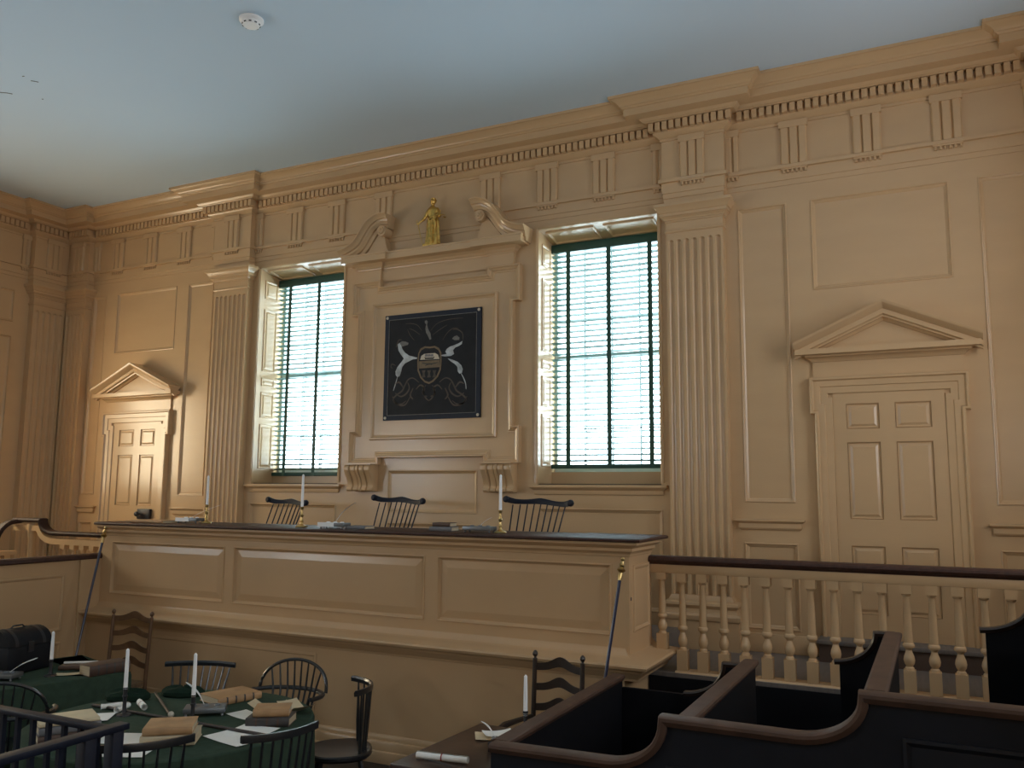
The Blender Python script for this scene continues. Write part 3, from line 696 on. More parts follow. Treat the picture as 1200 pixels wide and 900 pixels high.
# =================================================================== painting (coat of arms)
pa = thing('painting', 'dark painted coat of arms with two white horses and a shield', 'painting', (0, -.030, 2.991))
PW, PH = 1.236, 1.194
def cv(x, y):                         # sketch grid -> canvas metres
    v = .5
    for _ in range(4):
        xl, xr = 88 - 10 * v, 762 - 4 * v; u = (x - xl) / (xr - xl)
        yt, yb = 125 - 65 * u, 870 - 22 * u; v = (y - yt) / (yb - yt)
    return ((u - .5) * PW, (1 - v) * PH)
PZ = lambda p, h: (p[0], -h, p[1])
MB().box(-PW / 2, PW / 2, -.022, 0, 0, PH).obj('canvas', CANVAS, pa)
MB().sweep([(-PW / 2, 0), (-PW / 2, PH), (PW / 2, PH), (PW / 2, 0)], [(0, .02), (0, .0255), (.052, .0255), (.054, .022)], True, PZ).obj('painted_border', PBORDER, pa)
MB().sweep([(-PW / 2 + .052, .052), (-PW / 2 + .052, PH - .052), (PW / 2 - .052, PH - .052), (PW / 2 - .052, .052)], [(0, .022), (0, .0262), (.005, .0262), (.005, .022)], True, PZ).obj('painted_line', PLINE, pa)
for sx in (-1, 1):
    for z in (.028, PH - .028):
        mb = MB().lathe([(.017, 0), (.015, .005), (.006, .008)], 14); mb.v = [(sx * (PW / 2 - .028) + p[0], -.0255 - p[2], z + p[1]) for p in mb.v]
        mb.obj('rosette', PCREAM, pa)
def blob(name, pts, mt, h=.0245):
    return MB().prism([cv(*p) for p in pts], PZ, .0215, h).obj(name, mt, pa, smooth=False)
def ribbon(name, pts, w, mt, h=.024):
    P = [cv(*p) for p in pts]; Q = []
    for i in range(len(P) - 1):
        p0, p1, p2, p3 = P[max(i - 1, 0)], P[i], P[i + 1], P[min(i + 2, len(P) - 1)]
        for q in range(5):
            t = q / 5
            Q.append(tuple(.5 * (2 * p1[k] + (p2[k] - p0[k]) * t + (2 * p0[k] - 5 * p1[k] + 4 * p2[k] - p3[k]) * t * t + (3 * p1[k] - p0[k] - 3 * p2[k] + p3[k]) * t ** 3) for k in (0, 1)))
    Q.append(P[-1]); n = len(Q); A = []; B = []
    for i in range(n):
        a, b = Q[max(i - 1, 0)], Q[min(i + 1, n - 1)]; dx, dy = b[0] - a[0], b[1] - a[1]; l = math.hypot(dx, dy) or 1
        ww = w * (.35 + .65 * math.sin(math.pi * (i + .5) / n)); A.append((Q[i][0] - dy / l * ww, Q[i][1] + dx / l * ww)); B.append((Q[i][0] + dy / l * ww, Q[i][1] - dx / l * ww))
    mb = MB(); vs = [PZ(p, h) for p in A] + [PZ(p, h) for p in B]
    mb.add(vs, [(i, i + 1, n + i + 1, n + i) for i in range(n - 1)])
    return mb.obj(name, mt, pa, smooth=False)
# horses: neck and body, hind quarters, legs, mane
blob('horse', [(180, 330), (192, 318), (204, 330), (214, 362), (234, 388), (262, 408), (300, 418), (322, 424), (318, 433), (290, 436), (262, 450), (234, 464), (214, 490), (208, 520), (196, 556), (180, 562), (168, 548), (166, 522), (180, 490), (206, 458), (226, 430), (206, 404), (186, 372)], PWHITE)
blob('horse_head', [(192, 318), (212, 306), (236, 308), (258, 318), (254, 332), (232, 338), (212, 344), (204, 336)], PLINE)
ribbon('horse_leg', [(182, 560), (170, 600), (158, 640), (152, 660)], .006, PWHITE)
ribbon('horse_tail', [(166, 480), (140, 470), (132, 490), (146, 500)], .005, PBROWN)
blob('horse', [(636, 306), (632, 328), (612, 342), (588, 352), (572, 372), (580, 398), (560, 412), (520, 416), (490, 412), (492, 406), (530, 398), (520, 382), (530, 362), (552, 346), (580, 336), (612, 322)], PWHITE)
blob('horse_quarters', [(536, 430), (570, 440), (606, 456), (630, 480), (640, 508), (634, 534), (618, 540), (606, 522), (604, 492), (586, 470), (556, 450)], PWHITE)
blob('horse_head', [(566, 290), (578, 274), (598, 266), (616, 282), (614, 298), (596, 300), (584, 300)], PLINE)
ribbon('horse_leg', [(628, 536), (646, 570), (660, 610), (664, 650)], .006, PWHITE)
ribbon('horse_mane', [(640, 300), (636, 250), (600, 222), (570, 224)], .006, PBROWN)
ribbon('horse_mane', [(182, 322), (170, 350), (186, 300), (210, 296)], .006, PBROWN)
# eagle crest
blob('eagle', [(374, 160), (386, 154), (394, 166), (390, 190), (398, 220), (414, 250), (420, 290), (410, 296), (398, 270), (384, 246), (378, 214), (384, 186), (374, 174)], PLINE)
for pts in ([(352, 230), (320, 190), (270, 178), (235, 182)], [(300, 300), (268, 260), (250, 220)], [(415, 232), (460, 180), (540, 150), (640, 140)], [(500, 300), (530, 250), (570, 215), (610, 215)], [(340, 260), (300, 230), (260, 214)], [(430, 262), (470, 230), (530, 190)]):
    ribbon('wing_feather', pts, .004, PBROWN)
# shield
def ell(cx, cy, rx, ry, n=28, a0=0, a1=360): return [(cx + rx * math.cos(R(a0 + (a1 - a0) * i / n)), cy + ry * math.sin(R(a0 + (a1 - a0) * i / n))) for i in range(n + (0 if a1 - a0 == 360 else 1))]
shield = [(330, 392), (346, 358), (376, 342), (410, 346), (446, 340), (476, 356), (492, 388), (494, 450), (490, 510), (470, 560), (438, 596), (408, 612), (376, 600), (346, 568), (326, 516), (324, 450)]
blob('shield_rim', shield, PGOLD, .0250)
blob('shield_field', [(338, 396), (352, 372), (378, 356), (410, 358), (444, 354), (470, 370), (482, 394), (484, 450), (480, 508), (462, 552), (434, 584), (408, 598), (380, 588), (354, 560), (336, 512), (334, 450)], CANVAS, .0256)
blob('shield_chief', [(344, 440), (352, 412), (372, 398), (410, 394), (450, 392), (470, 404), (480, 434)], PCREAM, .0262)
blob('shield_band', [(337, 450), (482, 440), (482, 492), (338, 502)], PGOLD, .0262)
blob('ship', [(374, 420), (384, 424), (436, 422), (446, 414), (440, 434), (380, 436)], PDARK, .0268)
for x in (388, 408, 428): blob('sail', [(x - 9, 400), (x + 9, 398), (x + 10, 416), (x - 10, 418)], GREYBOARD, .0268)
ribbon('plough', [(358, 462), (400, 470), (440, 466), (470, 458)], .006, PDARK, .0268); ribbon('plough_share', [(380, 484), (404, 470), (430, 474)], .006, PDARK, .0268)
for x in (370, 408, 446):
    blob('wheat_sheaf', [(x - 13, 516), (x + 13, 514), (x + 6, 538), (x + 13, 564), (x - 13, 566), (x - 6, 540)], PBROWN, .0262)
for m_ in (-1, 1):
    f = lambda pts: [(408 + m_ * (x - 408), y - (.045 * m_ * (x - 408) if 0 else 0)) for x, y in pts]
    for pts in ([(480, 600), (520, 570), (556, 580), (580, 620), (600, 660), (640, 690), (664, 720), (640, 750), (600, 752), (570, 730)], [(560, 600), (548, 640), (570, 680), (610, 700), (650, 676)], [(500, 650), (470, 620), (440, 640), (450, 680), (420, 700)], [(540, 700), (580, 760), (640, 750), (670, 700)], [(590, 640), (620, 600), (650, 610)], [(520, 640), (540, 690), (520, 720)], [(430, 620), (450, 660), (430, 710), (408, 730)]):
        ribbon('scroll_ornament', f(pts), .010, PBROWN)

# =================================================================== gilt statue
st = thing('statue', 'gilt robed figure holding sword and scales between the pediment scrolls', 'statue', (.03, -.125, 4.906))
MB().box(-.095, .095, -.06, .06, 0, .025).obj('plinth', GOLD, st, bevel=.004)
b = MB(); rings = []
for z, rx, ry, fo in ((.024, .082, .062, .20), (.08, .076, .058, .20), (.16, .072, .052, .18), (.24, .072, .052, .13), (.30, .070, .050, .08), (.335, .056, .042, .03), (.37, .058, .044, .03), (.41, .064, .046, .02), (.435, .060, .038, 0), (.45, .036, .026, 0), (.462, .019, .018, 0), (.48, .017, .017, 0)):
    rings.append([((1 + fo * math.sin(9 * a + z * 8)) * rx * math.cos(a) + .006 * math.sin(z * 9), (1 + fo * math.sin(9 * a + z * 8)) * ry * math.sin(a), z) for a in [2 * math.pi * i / 40 for i in range(40)]])
b.loft(rings)
b.ball((.002, -.004, .515), .034, 14, 9, (.86, .95, 1.2)); b.ball((.002, .022, .530), .026, 10, 6); b.ball((.002, -.037, .510), .007, 8, 5); b.ball((.002, -.004, .540), .034, 12, 6, (.9, 1, .55))
b.tube([(-.048, 0, .425), (-.082, -.004, .375), (-.108, -.012, .325)], [.022, .022, .018], 10); b.tube([(-.108, -.012, .325), (-.135, -.03, .296), (-.158, -.045, .272)], [.018, .013, .011], 10); b.ball((-.163, -.048, .266), .014)
b.tube([(.050, 0, .425), (.080, -.012, .372), (.092, -.022, .330)], [.022, .021, .017], 10); b.tube([(.092, -.022, .330), (.116, -.052, .312), (.135, -.07, .318)], [.016, .012, .010], 10); b.ball((.139, -.074, .320), .013)
b.tube([(-.06, -.03, .34), (-.01, -.052, .30), (.05, -.045, .33), (.085, -.01, .38)], [.012, .016, .016, .012], 8)
b.tube([(.05, -.045, .32), (.062, -.05, .24), (.055, -.055, .14)], [.018, .016, .006], 8)
body = b.obj('figure', GOLD, st)
md = body.modifiers.new('weld', 'REMESH'); md.mode = 'VOXEL'; md.voxel_size = .0045; md.use_smooth_shade = True
MB().tube([(-.176, -.055, .305), (-.163, -.050, .262), (-.125, -.045, .10), (-.102, -.042, .03)], [.004, .005, .005, .002], 8).tube([(-.188, -.05, .268), (-.138, -.05, .256)], .004, 6).obj('sword', GOLD, st)
MB().tube([(.095, -.10, .298), (.14, -.08, .325), (.19, -.06, .318)], .004, 6).tube([(.19, -.06, .318), (.182, -.06, .292)], .002, 6).tube([(.095, -.10, .298), (.095, -.10, .265)], .002, 6).lathe([(.004, 0), (.018, .008), (.020, .010)], 10, (.095, -.10, .258)).lathe([(.004, 0), (.018, .008), (.020, .010)], 10, (.182, -.06, .284)).tube([(.14, -.08, .325), (.145, -.078, .375)], .004, 6).obj('scales', GOLD, st)

# =================================================================== chairs
LEGP = [(.012, 0), (.015, .03), (.013, .10), (.019, .20), (.016, .26), (.022, .30), (.017, .33), (.014, .42), (.012, .46)]
def turned(p0, p1, prof, n=8):
    a, b_ = Vector(p0), Vector(p1); L = (b_ - a).length; zmax = prof[-1][1]
    pts = [a + (b_ - a) * (z / zmax) for r, z in prof]
    return MB().tube(pts, [r for r, z in prof], n, upv=(0, 1, 0))
def seat_part(c, mt, sz=.44, rx=.235, ry=.215):
    rings = []
    def ring(k, z, dip=0): return [(k * rx * (abs(math.cos(a)) ** .75) * (1 if math.cos(a) > 0 else -1), k * ry * (abs(math.sin(a)) ** .75) * (1 if math.sin(a) > 0 else -1), z) for a in [2 * math.pi * i / 32 for i in range(32)]]
    MB().loft([ring(.90, sz - .045), ring(1.0, sz - .025), ring(1.0, sz - .006), ring(.95, sz), ring(.55, sz - .014), ring(.1, sz - .016)]).obj('seat', mt, c)
def base_part(c, mt, sz=.44):
    foot = {}
    for sx in (-1, 1):
        for sy in (-1, 1):
            top = (sx * .14, sy * .125, sz - .03); bot = (sx * .225, sy * .205, 0); foot[sx, sy] = (bot, top)
            turned(bot, top, LEGP).obj('leg', mt, c)
    def at(k, t): b0, t0 = foot[k]; return tuple(b0[i] + (t0[i] - b0[i]) * t for i in range(3))
    for sx in (-1, 1): MB().tube([at((sx, -1), .42), (sx * .19, 0, .18), at((sx, 1), .42)], [.008, .014, .008], 8).obj('stretcher', mt, c)
    MB().tube([(-.19, 0, .18), (0, 0, .18), (.19, 0, .18)], [.008, .014, .008], 8).obj('stretcher', mt, c)
def crest_curve(w, y0, bow, z0, hump=0.0, n=16):
    return [((i / n - .5) * w, y0 - bow * (2 * i / n - 1) ** 2, z0 + hump * (math.cos(math.pi * (2 * i / n - 1) * 2) * .5 + .5) * 0 + hump * math.exp(-((2 * i / n - 1) / .33) ** 2)) for i in range(n + 1)]
def windsor(label, loc, rz, style, mt, h=.95, w=.52, n=8, group=None, lean=.17, curve=.07):
    c = thing('windsor_chair', label, 'chair', loc, rz, group)
    seat_part(c, mt, rx=.275 if style == 'judge' else .235); base_part(c, mt)
    yb = .17
    if style == 'bow':
        zA = .665; arm = []
        for i in range(25):
            a = R(-20 + 220 * i / 24); arm.append((.32 * math.cos(a), .02 + .24 * math.sin(a), zA))
        MB().tube(arm, [.016] * 25, 8, flat=1.4).obj('arm_rail', mt, c)
        bow = []
        for i in range(25):
            a = R(180 * i / 24); bow.append((.295 * math.cos(a), .165 + .075 * math.sin(a), zA + (h - zA) * math.sin(a) ** .85))
        MB().tube(bow, .013, 8).obj('bow', mt, c)
        for i in range(n):
            u = (i + .5) / n * 2 - 1; x = u * .21; xt = u * .255
            zt = zA + (h - zA) * max(0, 1 - (xt / .295) ** 2) ** .425
            MB().tube([(x * .86, yb - .05 * u * u, .43), (x * 1.02, .235 - .06 * u * u, zA), (xt, .165 + .075 * (max(0, 1 - (xt / .295) ** 2)) ** .5, zt)], [.007, .0085, .006], 6).obj('spindle', mt, c)
        for sx in (-1, 1): turned((sx * .205, -.02, .43), (sx * .268, -.03, zA), [(.011, 0), (.015, .25), (.009, .4), (.016, .7), (.010, 1)]).obj('arm_post', mt, c)
    else:
        lean = .27 if style == 'judge' else lean; yt = yb + lean; hump = .016 if style == 'judge' else .0
        P = crest_curve(w, yt, curve, h - .035, hump)
        m_ = MB(); rings = []
        for i, p in enumerate(P):
            u = abs(2 * i / (len(P) - 1) - 1); hh = .034 if style == 'judge' else .019
            if style == 'judge': hh = .030 - .007 * math.sin(u * math.pi)
            zc = p[2] - (.030 * (i / (len(P) - 1) - .5) if style == 'judge' else 0) + (.020 * max(0, (u - .72) / .28) ** 1.5 if style == 'judge' else 0)
            rings.append([(p[0], p[1] + dy, zc + dz) for dy, dz in ((-.010, -hh), (.012, -hh), (.013, hh * .3), (.010, hh), (-.004, hh), (-.012, hh * .3))])
        m_.loft(rings); cr = m_.obj('crest_rail', mt, c)
        if style == 'judge':
            for e in (0, -1):
                p = P[e]; v = MB().lathe([(.030, -.016), (.034, 0), (.030, .016), (.016, .024)], 14); v.v = [(p[0] + q[0], p[1] - q[2], p[2] + .018 + (.015 if e == 0 else -.015) + q[1]) for q in v.v]; v.obj('ear', mt, cr)
        for i in range(n):
            u = (i + .5) / n * 2 - 1
            k = (u * .5 * .92 + .5) * (len(P) - 1); j = int(k); f_ = k - j; a, b_ = P[j], P[min(j + 1, len(P) - 1)]
            t = tuple(a[q] + (b_[q] - a[q]) * f_ for q in range(3))
            s0 = (u * (.255 if style == 'judge' else .185), yb - .06 * u * u, .43)
            mid = tuple(s0[q] + (t[q] - s0[q]) * .35 for q in range(3))
            thick = 1.5 if (i in (0, n - 1) and style != 'judge') else 1
            MB().tube([s0, mid, (t[0], t[1], t[2] - .02)], [.007 * thick, .0085 * thick, .0065], 6).obj('spindle', mt, c)
    return c
GJ = 'comb-back chairs behind the judges bench'
windsor('blue-black comb-back chair behind the bench in front of the left window', (-1.62, -.85, 1.0), R(-6), 'judge', BLUEBLK, 1.105, .59, 8, GJ)
windsor('black comb-back chair behind the bench below the painting', (-.14, -.85, 1.0), R(-5), 'judge', BLUEBLK, 1.140, .64, 9, GJ)
windsor('dark blue scroll-eared chair behind the bench in front of the right window', (1.46, -.85, 1.0), R(-4), 'judge', BLUEBLK, 1.140, .70, 9, GJ)
# around the round table
windsor('dark bow-back windsor chair behind the round table', (.37, -2.73, 0), R(8), 'bow', BLACKW, .885, .5, 8)
windsor('dark comb-back windsor chair behind the open inkstand on the round table', (-.26, -3.04, 0), R(24), 'comb', BLACKW, .875, .56, 9, lean=.12)
windsor('dark windsor chair turned sideways with shiny seat at the round table', (1.12, -2.96, 0), R(-51), 'comb', BLACKW, .885, .50, 8, lean=.03, curve=.12)
windsor('dark windsor chair backing onto the dock in front of the round table', (1.20, -4.74, 0), R(-127), 'comb', BLACKW, 1.0, .48, 7, lean=.08)
windsor('dark windsor chair pushed against the round table beside loose papers', (1.63, -4.32, 0), R(-109), 'comb', BLACKW, 1.0, .44, 8, lean=.08)
windsor('dark bow-back windsor chair beside the trunk table', (-.98, -4.00, 0), R(-135), 'bow', BLACKW, .90, .5, 8)

def ladderback(label, loc, rz, mt, w=.48, h=1.08, arms=False):
    c = thing('ladderback_chair', label, 'chair', loc, rz)
    for sx in (-1, 1):
        x = sx * w / 2
        MB().tube([(x, .20, 0), (x, .20, .45), (x, .235, h - .06)], [.016, .018, .016], 10).obj('back_post', mt, c)
        MB().lathe([(.010, 0), (.008, .010), (.016, .020), (.020, .032), (.016, .045), (.005, .056)], 10, (x, .237, h - .062)).obj('finial', mt, c)
        MB().tube([(x * 1.05, -.20, 0), (x * 1.05, -.20, .45 if not arms else .66)], [.017, .017], 10).obj('leg', mt, c)
        for z in (.14, .26): MB().tube([(x * 1.04, -.20, z), (x, .20, z)], .010, 8).obj('rung', mt, c)
        if arms: MB().tube([(x, .215, .66), (x * 1.04, 0, .67), (x * 1.08, -.16, .675), (x * 1.08, -.24, .665)], [.014, .018, .022, .016], 8).obj('arm', mt, c)
    for y, z in ((-.20, .16), (-.20, .28), (.20, .18)): MB().tube([(-w / 2, y, z), (w / 2, y, z)], .010, 8).obj('rung', mt, c)
    s = MB(); s.add([(-w / 2 * 1.06, -.215, .455), (w / 2 * 1.06, -.215, .455), (w / 2, .21, .455), (-w / 2, .21, .455), (0, 0, .440)], [(0, 1, 4), (1, 2, 4), (2, 3, 4), (3, 0, 4)])
    s.add([(-w / 2 * 1.06, -.215, .455), (w / 2 * 1.06, -.215, .455), (w / 2, .21, .455), (-w / 2, .21, .455), (-w / 2 * 1.04, -.205, .415), (w / 2 * 1.04, -.205, .415), (w / 2, .2, .415), (-w / 2, .2, .415)], [(0, 1, 5, 4), (1, 2, 6, 5), (2, 3, 7, 6), (3, 0, 4, 7), (4, 5, 6, 7)])
    s.obj('seat', RUSH, c)
    nsl = 4
    for k_ in range(nsl):
        z0 = .56 + k_ * .135; rings = []
        for i in range(21):
            u = 2 * i / 20 - 1; b_ = math.exp(-(u / .42) ** 2); rings.append([(u * w / 2 * .97, .20 + .035 * (z0 - .45) / .55 + .035 * (1 - u * u) + dy, z) for dy, z in ((-.005, z0 + .030 * b_), (.005, z0 + .030 * b_), (.005, z0 + .048 + .050 * b_), (-.005, z0 + .048 + .050 * b_))])
        MB().loft(rings).obj('slat', mt, c)
    return c
ladderback('brown ladder-back chair against the bench behind the left table', (-1.92, -2.39, 0), R(4), BROWNW, .47, 1.08)
ladderback('dark brown ladder-back armchair against the bench beside the jury box', (2.48, -2.58, 0), R(-4), DARKBW, .37, 1.105, arms=True)

# =================================================================== tables and cloths
def round_table(loc, r, label, clabel):
    t = thing('round_table', label, 'table', loc)
    MB().lathe([(r - .02, .70), (r - .01, .705), (r - .01, .735), (r - .02, .738)], 40).obj('tabletop', TABLEW, t)
    for a in range(4): MB().tube([(r * .6 * math.cos(R(45 + 90 * a)), r * .6 * math.sin(R(45 + 90 * a)), 0), (r * .6 * math.cos(R(45 + 90 * a)), r * .6 * math.sin(R(45 + 90 * a)), .70)], [.02, .03], 8).obj('leg', TABLEW, t)
    n = 144; rings = []
    def ring(rr, z, amp): return [((rr + amp * (math.sin(17 * a + 1.3 * math.sin(3 * a)) * .6 + math.sin(9 * a + loc[0]) * .4)) * math.cos(a), (rr + amp * (math.sin(17 * a + 1.3 * math.sin(3 * a)) * .6 + math.sin(9 * a + loc[0]) * .4)) * math.sin(a), z) for a in [2 * math.pi * i / n for i in range(n)]]
    mb = MB().loft([ring(.05, .748, 0), ring(r * .6, .748, 0), ring(r - .012, .748, 0), ring(r, .742, .001), ring(r + .006, .72, .004), ring(r + .008, .60, .008), ring(r + .010, .40, .014), ring(r + .010, .06, .018)], caps=False)
    mb.f.append(tuple(range(n)))
    o = mb.obj('tablecloth', CLOTH); o.location = loc
    tag(o, clabel, 'tablecloth')
round_table((.49, -3.87, 0), .87, 'round table hidden under a green cloth, strewn with books and papers', 'dark green floor-length cloth with staff and open papers lying on it')
lt = thing('long_table', 'rectangular table hidden under a green cloth, carrying the black trunk', 'table', (-.99, -2.95, 0), R(-17))
LTW, LTL = 1.0, 1.35                      # local -x = away from the round table, local -y = towards the dock
MB().box(-LTW + .02, -.02, -LTL + .02, -.02, .705, .738).obj('tabletop', TABLEW, lt)
for px_ in (-LTW + .1, -.1):
    for py_ in (-LTL + .1, -.1): MB().tube([(px_, py_, 0), (px_, py_, .705)], [.02, .03], 8).obj('leg', TABLEW, lt)
def lring(o, z, amp):
    per = []; c = [(-LTW, -LTL), (0, -LTL), (0, 0), (-LTW, 0)]
    for i in range(4):
        a, b_ = c[i], c[(i + 1) % 4]
        for k_ in range(24):
            t = k_ / 24; x, y = a[0] + (b_[0] - a[0]) * t, a[1] + (b_[1] - a[1]) * t
            nx_, ny_ = ((0, -1), (1, 0), (0, 1), (-1, 0))[i]
            w_ = o + amp * (math.sin(t * 40 + i) * .6 + math.sin(t * 23) * .4)
            if k_ == 0: px0, py0 = ((-1, -1), (1, -1), (1, 1), (-1, 1))[i]; per.append((x + px0 * o, y + py0 * o, z))
            else: per.append((x + nx_ * w_, y + ny_ * w_, z))
    return per
mb = MB().loft([lring(-.3, .748, 0), lring(-.01, .748, 0), lring(0, .744, 0), lring(.006, .72, .003), lring(.012, .5, .010), lring(.018, .06, .018)], caps=False)
mb.f.append(tuple(range(96)))
o = mb.obj('tablecloth', CLOTH); o.location = (-.99, -2.95, 0); o.rotation_euler = (0, 0, R(-17))
tag(o, 'dark green floor-length cloth under the black trunk', 'tablecloth')
# small brown table by the jury box
wt = thing('writing_table', 'small brown wooden table beside the jury box', 'table', (2.49, -3.50, 0), R(-3))
MB().box(-.27, .27, -.47, .47, .722, .75).obj('tabletop', TABLEW, wt, bevel=.004)
MB().box(-.23, .23, -.43, .43, .63, .722).obj('apron', TABLEW, wt)
for sx in (-1, 1):
    for sy in (-1, 1): MB().tube([(sx * .21, sy * .41, 0), (sx * .21, sy * .41, .63)], [.015, .026], 8).obj('leg', TABLEW, wt)

# =================================================================== small things
TT = .749
def candle(label, loc, brass=True, hc=.29, hs=.19, group=None):
    c = thing('candlestick', label, 'candlestick', loc, 0, group)
    mt = BRASS if brass else IRON
    if brass:
        MB().lathe([(.052, 0), (.054, .006), (.048, .014), (.030, .022), (.016, .030), (.012, .045), (.018, .055), (.012, .066), (.010, .09), (.016, .102), (.018, .112), (.011, .122), (.010, .16), (.016, .172), (.018, .186), (.012, .19)], 18).obj('stick', mt, c)
    else:
        MB().lathe([(.048, 0), (.046, .008), (.016, .016), (.012, .03), (.012, .11), (.017, .115), (.017, .123), (.013, .128), (.013, hs - .01), (.016, hs), (.012, hs)], 14).obj('stick', mt, c)
        hs = hs
    z0 = .188 if brass else hs
    MB().lathe([(.0135, z0 - .01), (.0125, z0 + hc * .5), (.0105, z0 + hc - .01), (.004, z0 + hc)], 12).obj('candle', WAX, c)
    return c
GB = 'brass candlesticks on the bench'
BT = 1.868
candle('brass candlestick with white candle beside the white inkstand at the far bench end', (-1.745, -1.49, BT), True, .295, group=GB)
candle('slim brass candlestick on the bench in front of the left window chair', (-.38, -1.66, BT), True, .30, group=GB)
candle('brass candlestick on the bench beside the pewter inkstand', (1.655, -1.60, BT), True, .295, group=GB)
candle('dark candlestick with tall candle among the rolled papers', (.11, -3.925, TT), False, .245, .175)
candle('dark candlestick with tall candle beside the grey inkstand on the round table', (.655, -3.87, TT), False, .255, .175)
candle('dark candlestick with white candle in front of the black trunk', (-1.385, -3.37, TT), False, .215, .125)
candle('candlestick with white candle on the brown table by the jury box', (2.59, -3.08, .751), False, .23, .11)

def quill(label, p0, p1, bend=.03, mt=None, w=.012, group=None):
    a, b_ = Vector(p0), Vector(p1); q = thing('quill', label, 'quill', p0, 0, group); d = b_ - a; L = d.length
    side = d.cross(Vector((0, 0, 1)))
    if side.length < 1e-4: side = Vector((1, 0, 0))
    side.normalize(); upn = side.cross(d).normalized()
    cur = [d * t + upn * bend * math.sin(math.pi * t) for t in [i / 12 for i in range(13)]]
    MB().tube(cur, [.0022 * (1 - .6 * i / 12) for i in range(13)], 6).obj('shaft', mt or FEATHER, q)
    v = MB(); A = []; B = []
    for i in range(3, 13):
        k_ = w * math.sin(math.pi * (i - 2.6) / 10.6) ** .6; A.append(cur[i] + side * k_ - d * .02); B.append(cur[i] - side * k_ * .7 - d * .02)
    n = len(A); lift = upn * .0012
    v.add([p + lift for p in A + B] + [p - lift for p in A + B], [(i, i + 1, n + i + 1, n + i) for i in range(n - 1)] + [(2 * n + i, 3 * n + i, 3 * n + i + 1, 2 * n + i + 1) for i in range(n - 1)])
    v.obj('vane', mt or FEATHER, q); return q
def inkstand(label, loc, rz, mt, w=.20, d=.12, top=None):
    c = thing('inkstand', label, 'inkstand', loc, rz)
    MB().box(-w / 2, w / 2, -d / 2, d / 2, .020, .052).obj('tray', mt, c, bevel=.004)
    for sx in (-1, 1):
        for sy in (-1, 1): MB().lathe([(.005, 0), (.010, .006), (.006, .016), (.009, .022)], 8, (sx * (w / 2 - .018), sy * (d / 2 - .018), 0)).obj('foot', mt, c)
    for x in (-w * .28, 0, w * .28): MB().lathe([(.018, .05), (.020, .054), (.015, .060), (.012, .058)], 10, (x, .012, 0)).obj('ink_well', top or mt, c)
    return c
def book(label, loc, rz, sx, sy, sz, cover, group=None, pages=None, bands=0):
    c = thing('book', label, 'book', loc, rz, group)
    MB().box(-sx / 2, sx / 2, -sy / 2, sy / 2, 0, .004).box(-sx / 2, sx / 2, -sy / 2, sy / 2, sz - .004, sz).obj('cover', cover, c, bevel=.0012)
    # spine on the -y side, rounded
    rings = [[(x, -sy / 2 + .002 - .010 * math.sin(R(a)), sz / 2 - sz / 2 * math.cos(R(a))) for a in range(0, 181, 20)] + [(x, -sy / 2 + .006, sz), (x, -sy / 2 + .006, 0)] for x in (-sx / 2, sx / 2)]
    MB().loft(rings).obj('spine', cover, c)
    MB().box(-sx / 2 + .005, sx / 2 - .005, -sy / 2 + .006, sy / 2 - .006, .004, sz - .004).obj('page_block', pages or PAGES, c)
    for i in range(bands):
        x = -sx / 2 + sx * (i + 1) / (bands + 1)
        rr = [[(x + dx_, -sy / 2 + .002 - .013 * math.sin(R(a)), sz / 2 - (sz / 2 + .0015) * math.cos(R(a))) for a in range(0, 181, 20)] for dx_ in (-.006, .006)]
        MB().loft(rr, caps=False, closed=False).obj('spine_band', DKLEATHER if cover != DKLEATHER else BRLEATHER, c)
    return c
def paper(label, loc, rz, sx, sy, mt=None, curl=.01, group=None, fold=0):
    n = 8; vs = []; 
    for k_ in (0, 1):
        for j in range(n + 1):
            for i in range(n + 1):
                u, v = i / n, j / n; z = curl * ((u - .5) ** 2 * 2 + (v - .5) ** 4 * 4) + fold * abs(u - .5) + .0012 * (1 - k_)
                vs.append(((u - .5) * sx, (v - .5) * sy, z))
    N = (n + 1) ** 2; fs = []
    for j in range(n):
        for i in range(n):
            a = j * (n + 1) + i; fs.append((a, a + 1, a + n + 2, a + n + 1)); fs.append((N + a, N + a + n + 1, N + a + n + 2, N + a + 1))
    o = MB().add(vs, fs).obj('paper_sheet', mt or PAPER); o.location = loc; o.rotation_euler = (0, 0, rz)
    return tag(o, label, 'paper', group)
def roll(label, loc, rz, L, r, ribbon_=False, mt=None, group=None, tilt=0):
    c = thing('rolled_paper', label, 'paper', loc, rz, group); c.rotation_euler = (0, tilt, rz)
    prof = [];
    for i in range(40):
        a = i / 39 * 4.5 * math.pi; rr = r * (.55 + .45 * i / 39); prof.append((rr * math.cos(a), rr * math.sin(a)))
    mb = MB(); n = 40; th = .0012
    vs = [(x, p[0], r + p[1]) for x in (-L / 2, L / 2) for p in prof] + [(x, p[0] * .96, r + p[1] * .96) for x in (-L / 2, L / 2) for p in prof]
    fs = [(i, i + 1, n + i + 1, n + i) for i in range(n - 1)] + [(2 * n + i, 3 * n + i, 3 * n + i + 1, 2 * n + i + 1) for i in range(n - 1)] + [(i, 2 * n + i, 2 * n + i + 1, i + 1) for i in range(n - 1)] + [(n + i, n + i + 1, 3 * n + i + 1, 3 * n + i) for i in range(n - 1)]
    mb.add(vs, fs).obj('roll', mt or PAPER, c)
    if ribbon_: 
        m2 = MB().lathe([(r * 1.03, -.004), (r * 1.03, .004)], 20, caps=False); m2.v = [(p[2], p[0], r + p[1]) for p in m2.v]; m2.obj('ribbon', RIBBON, c)
    return c
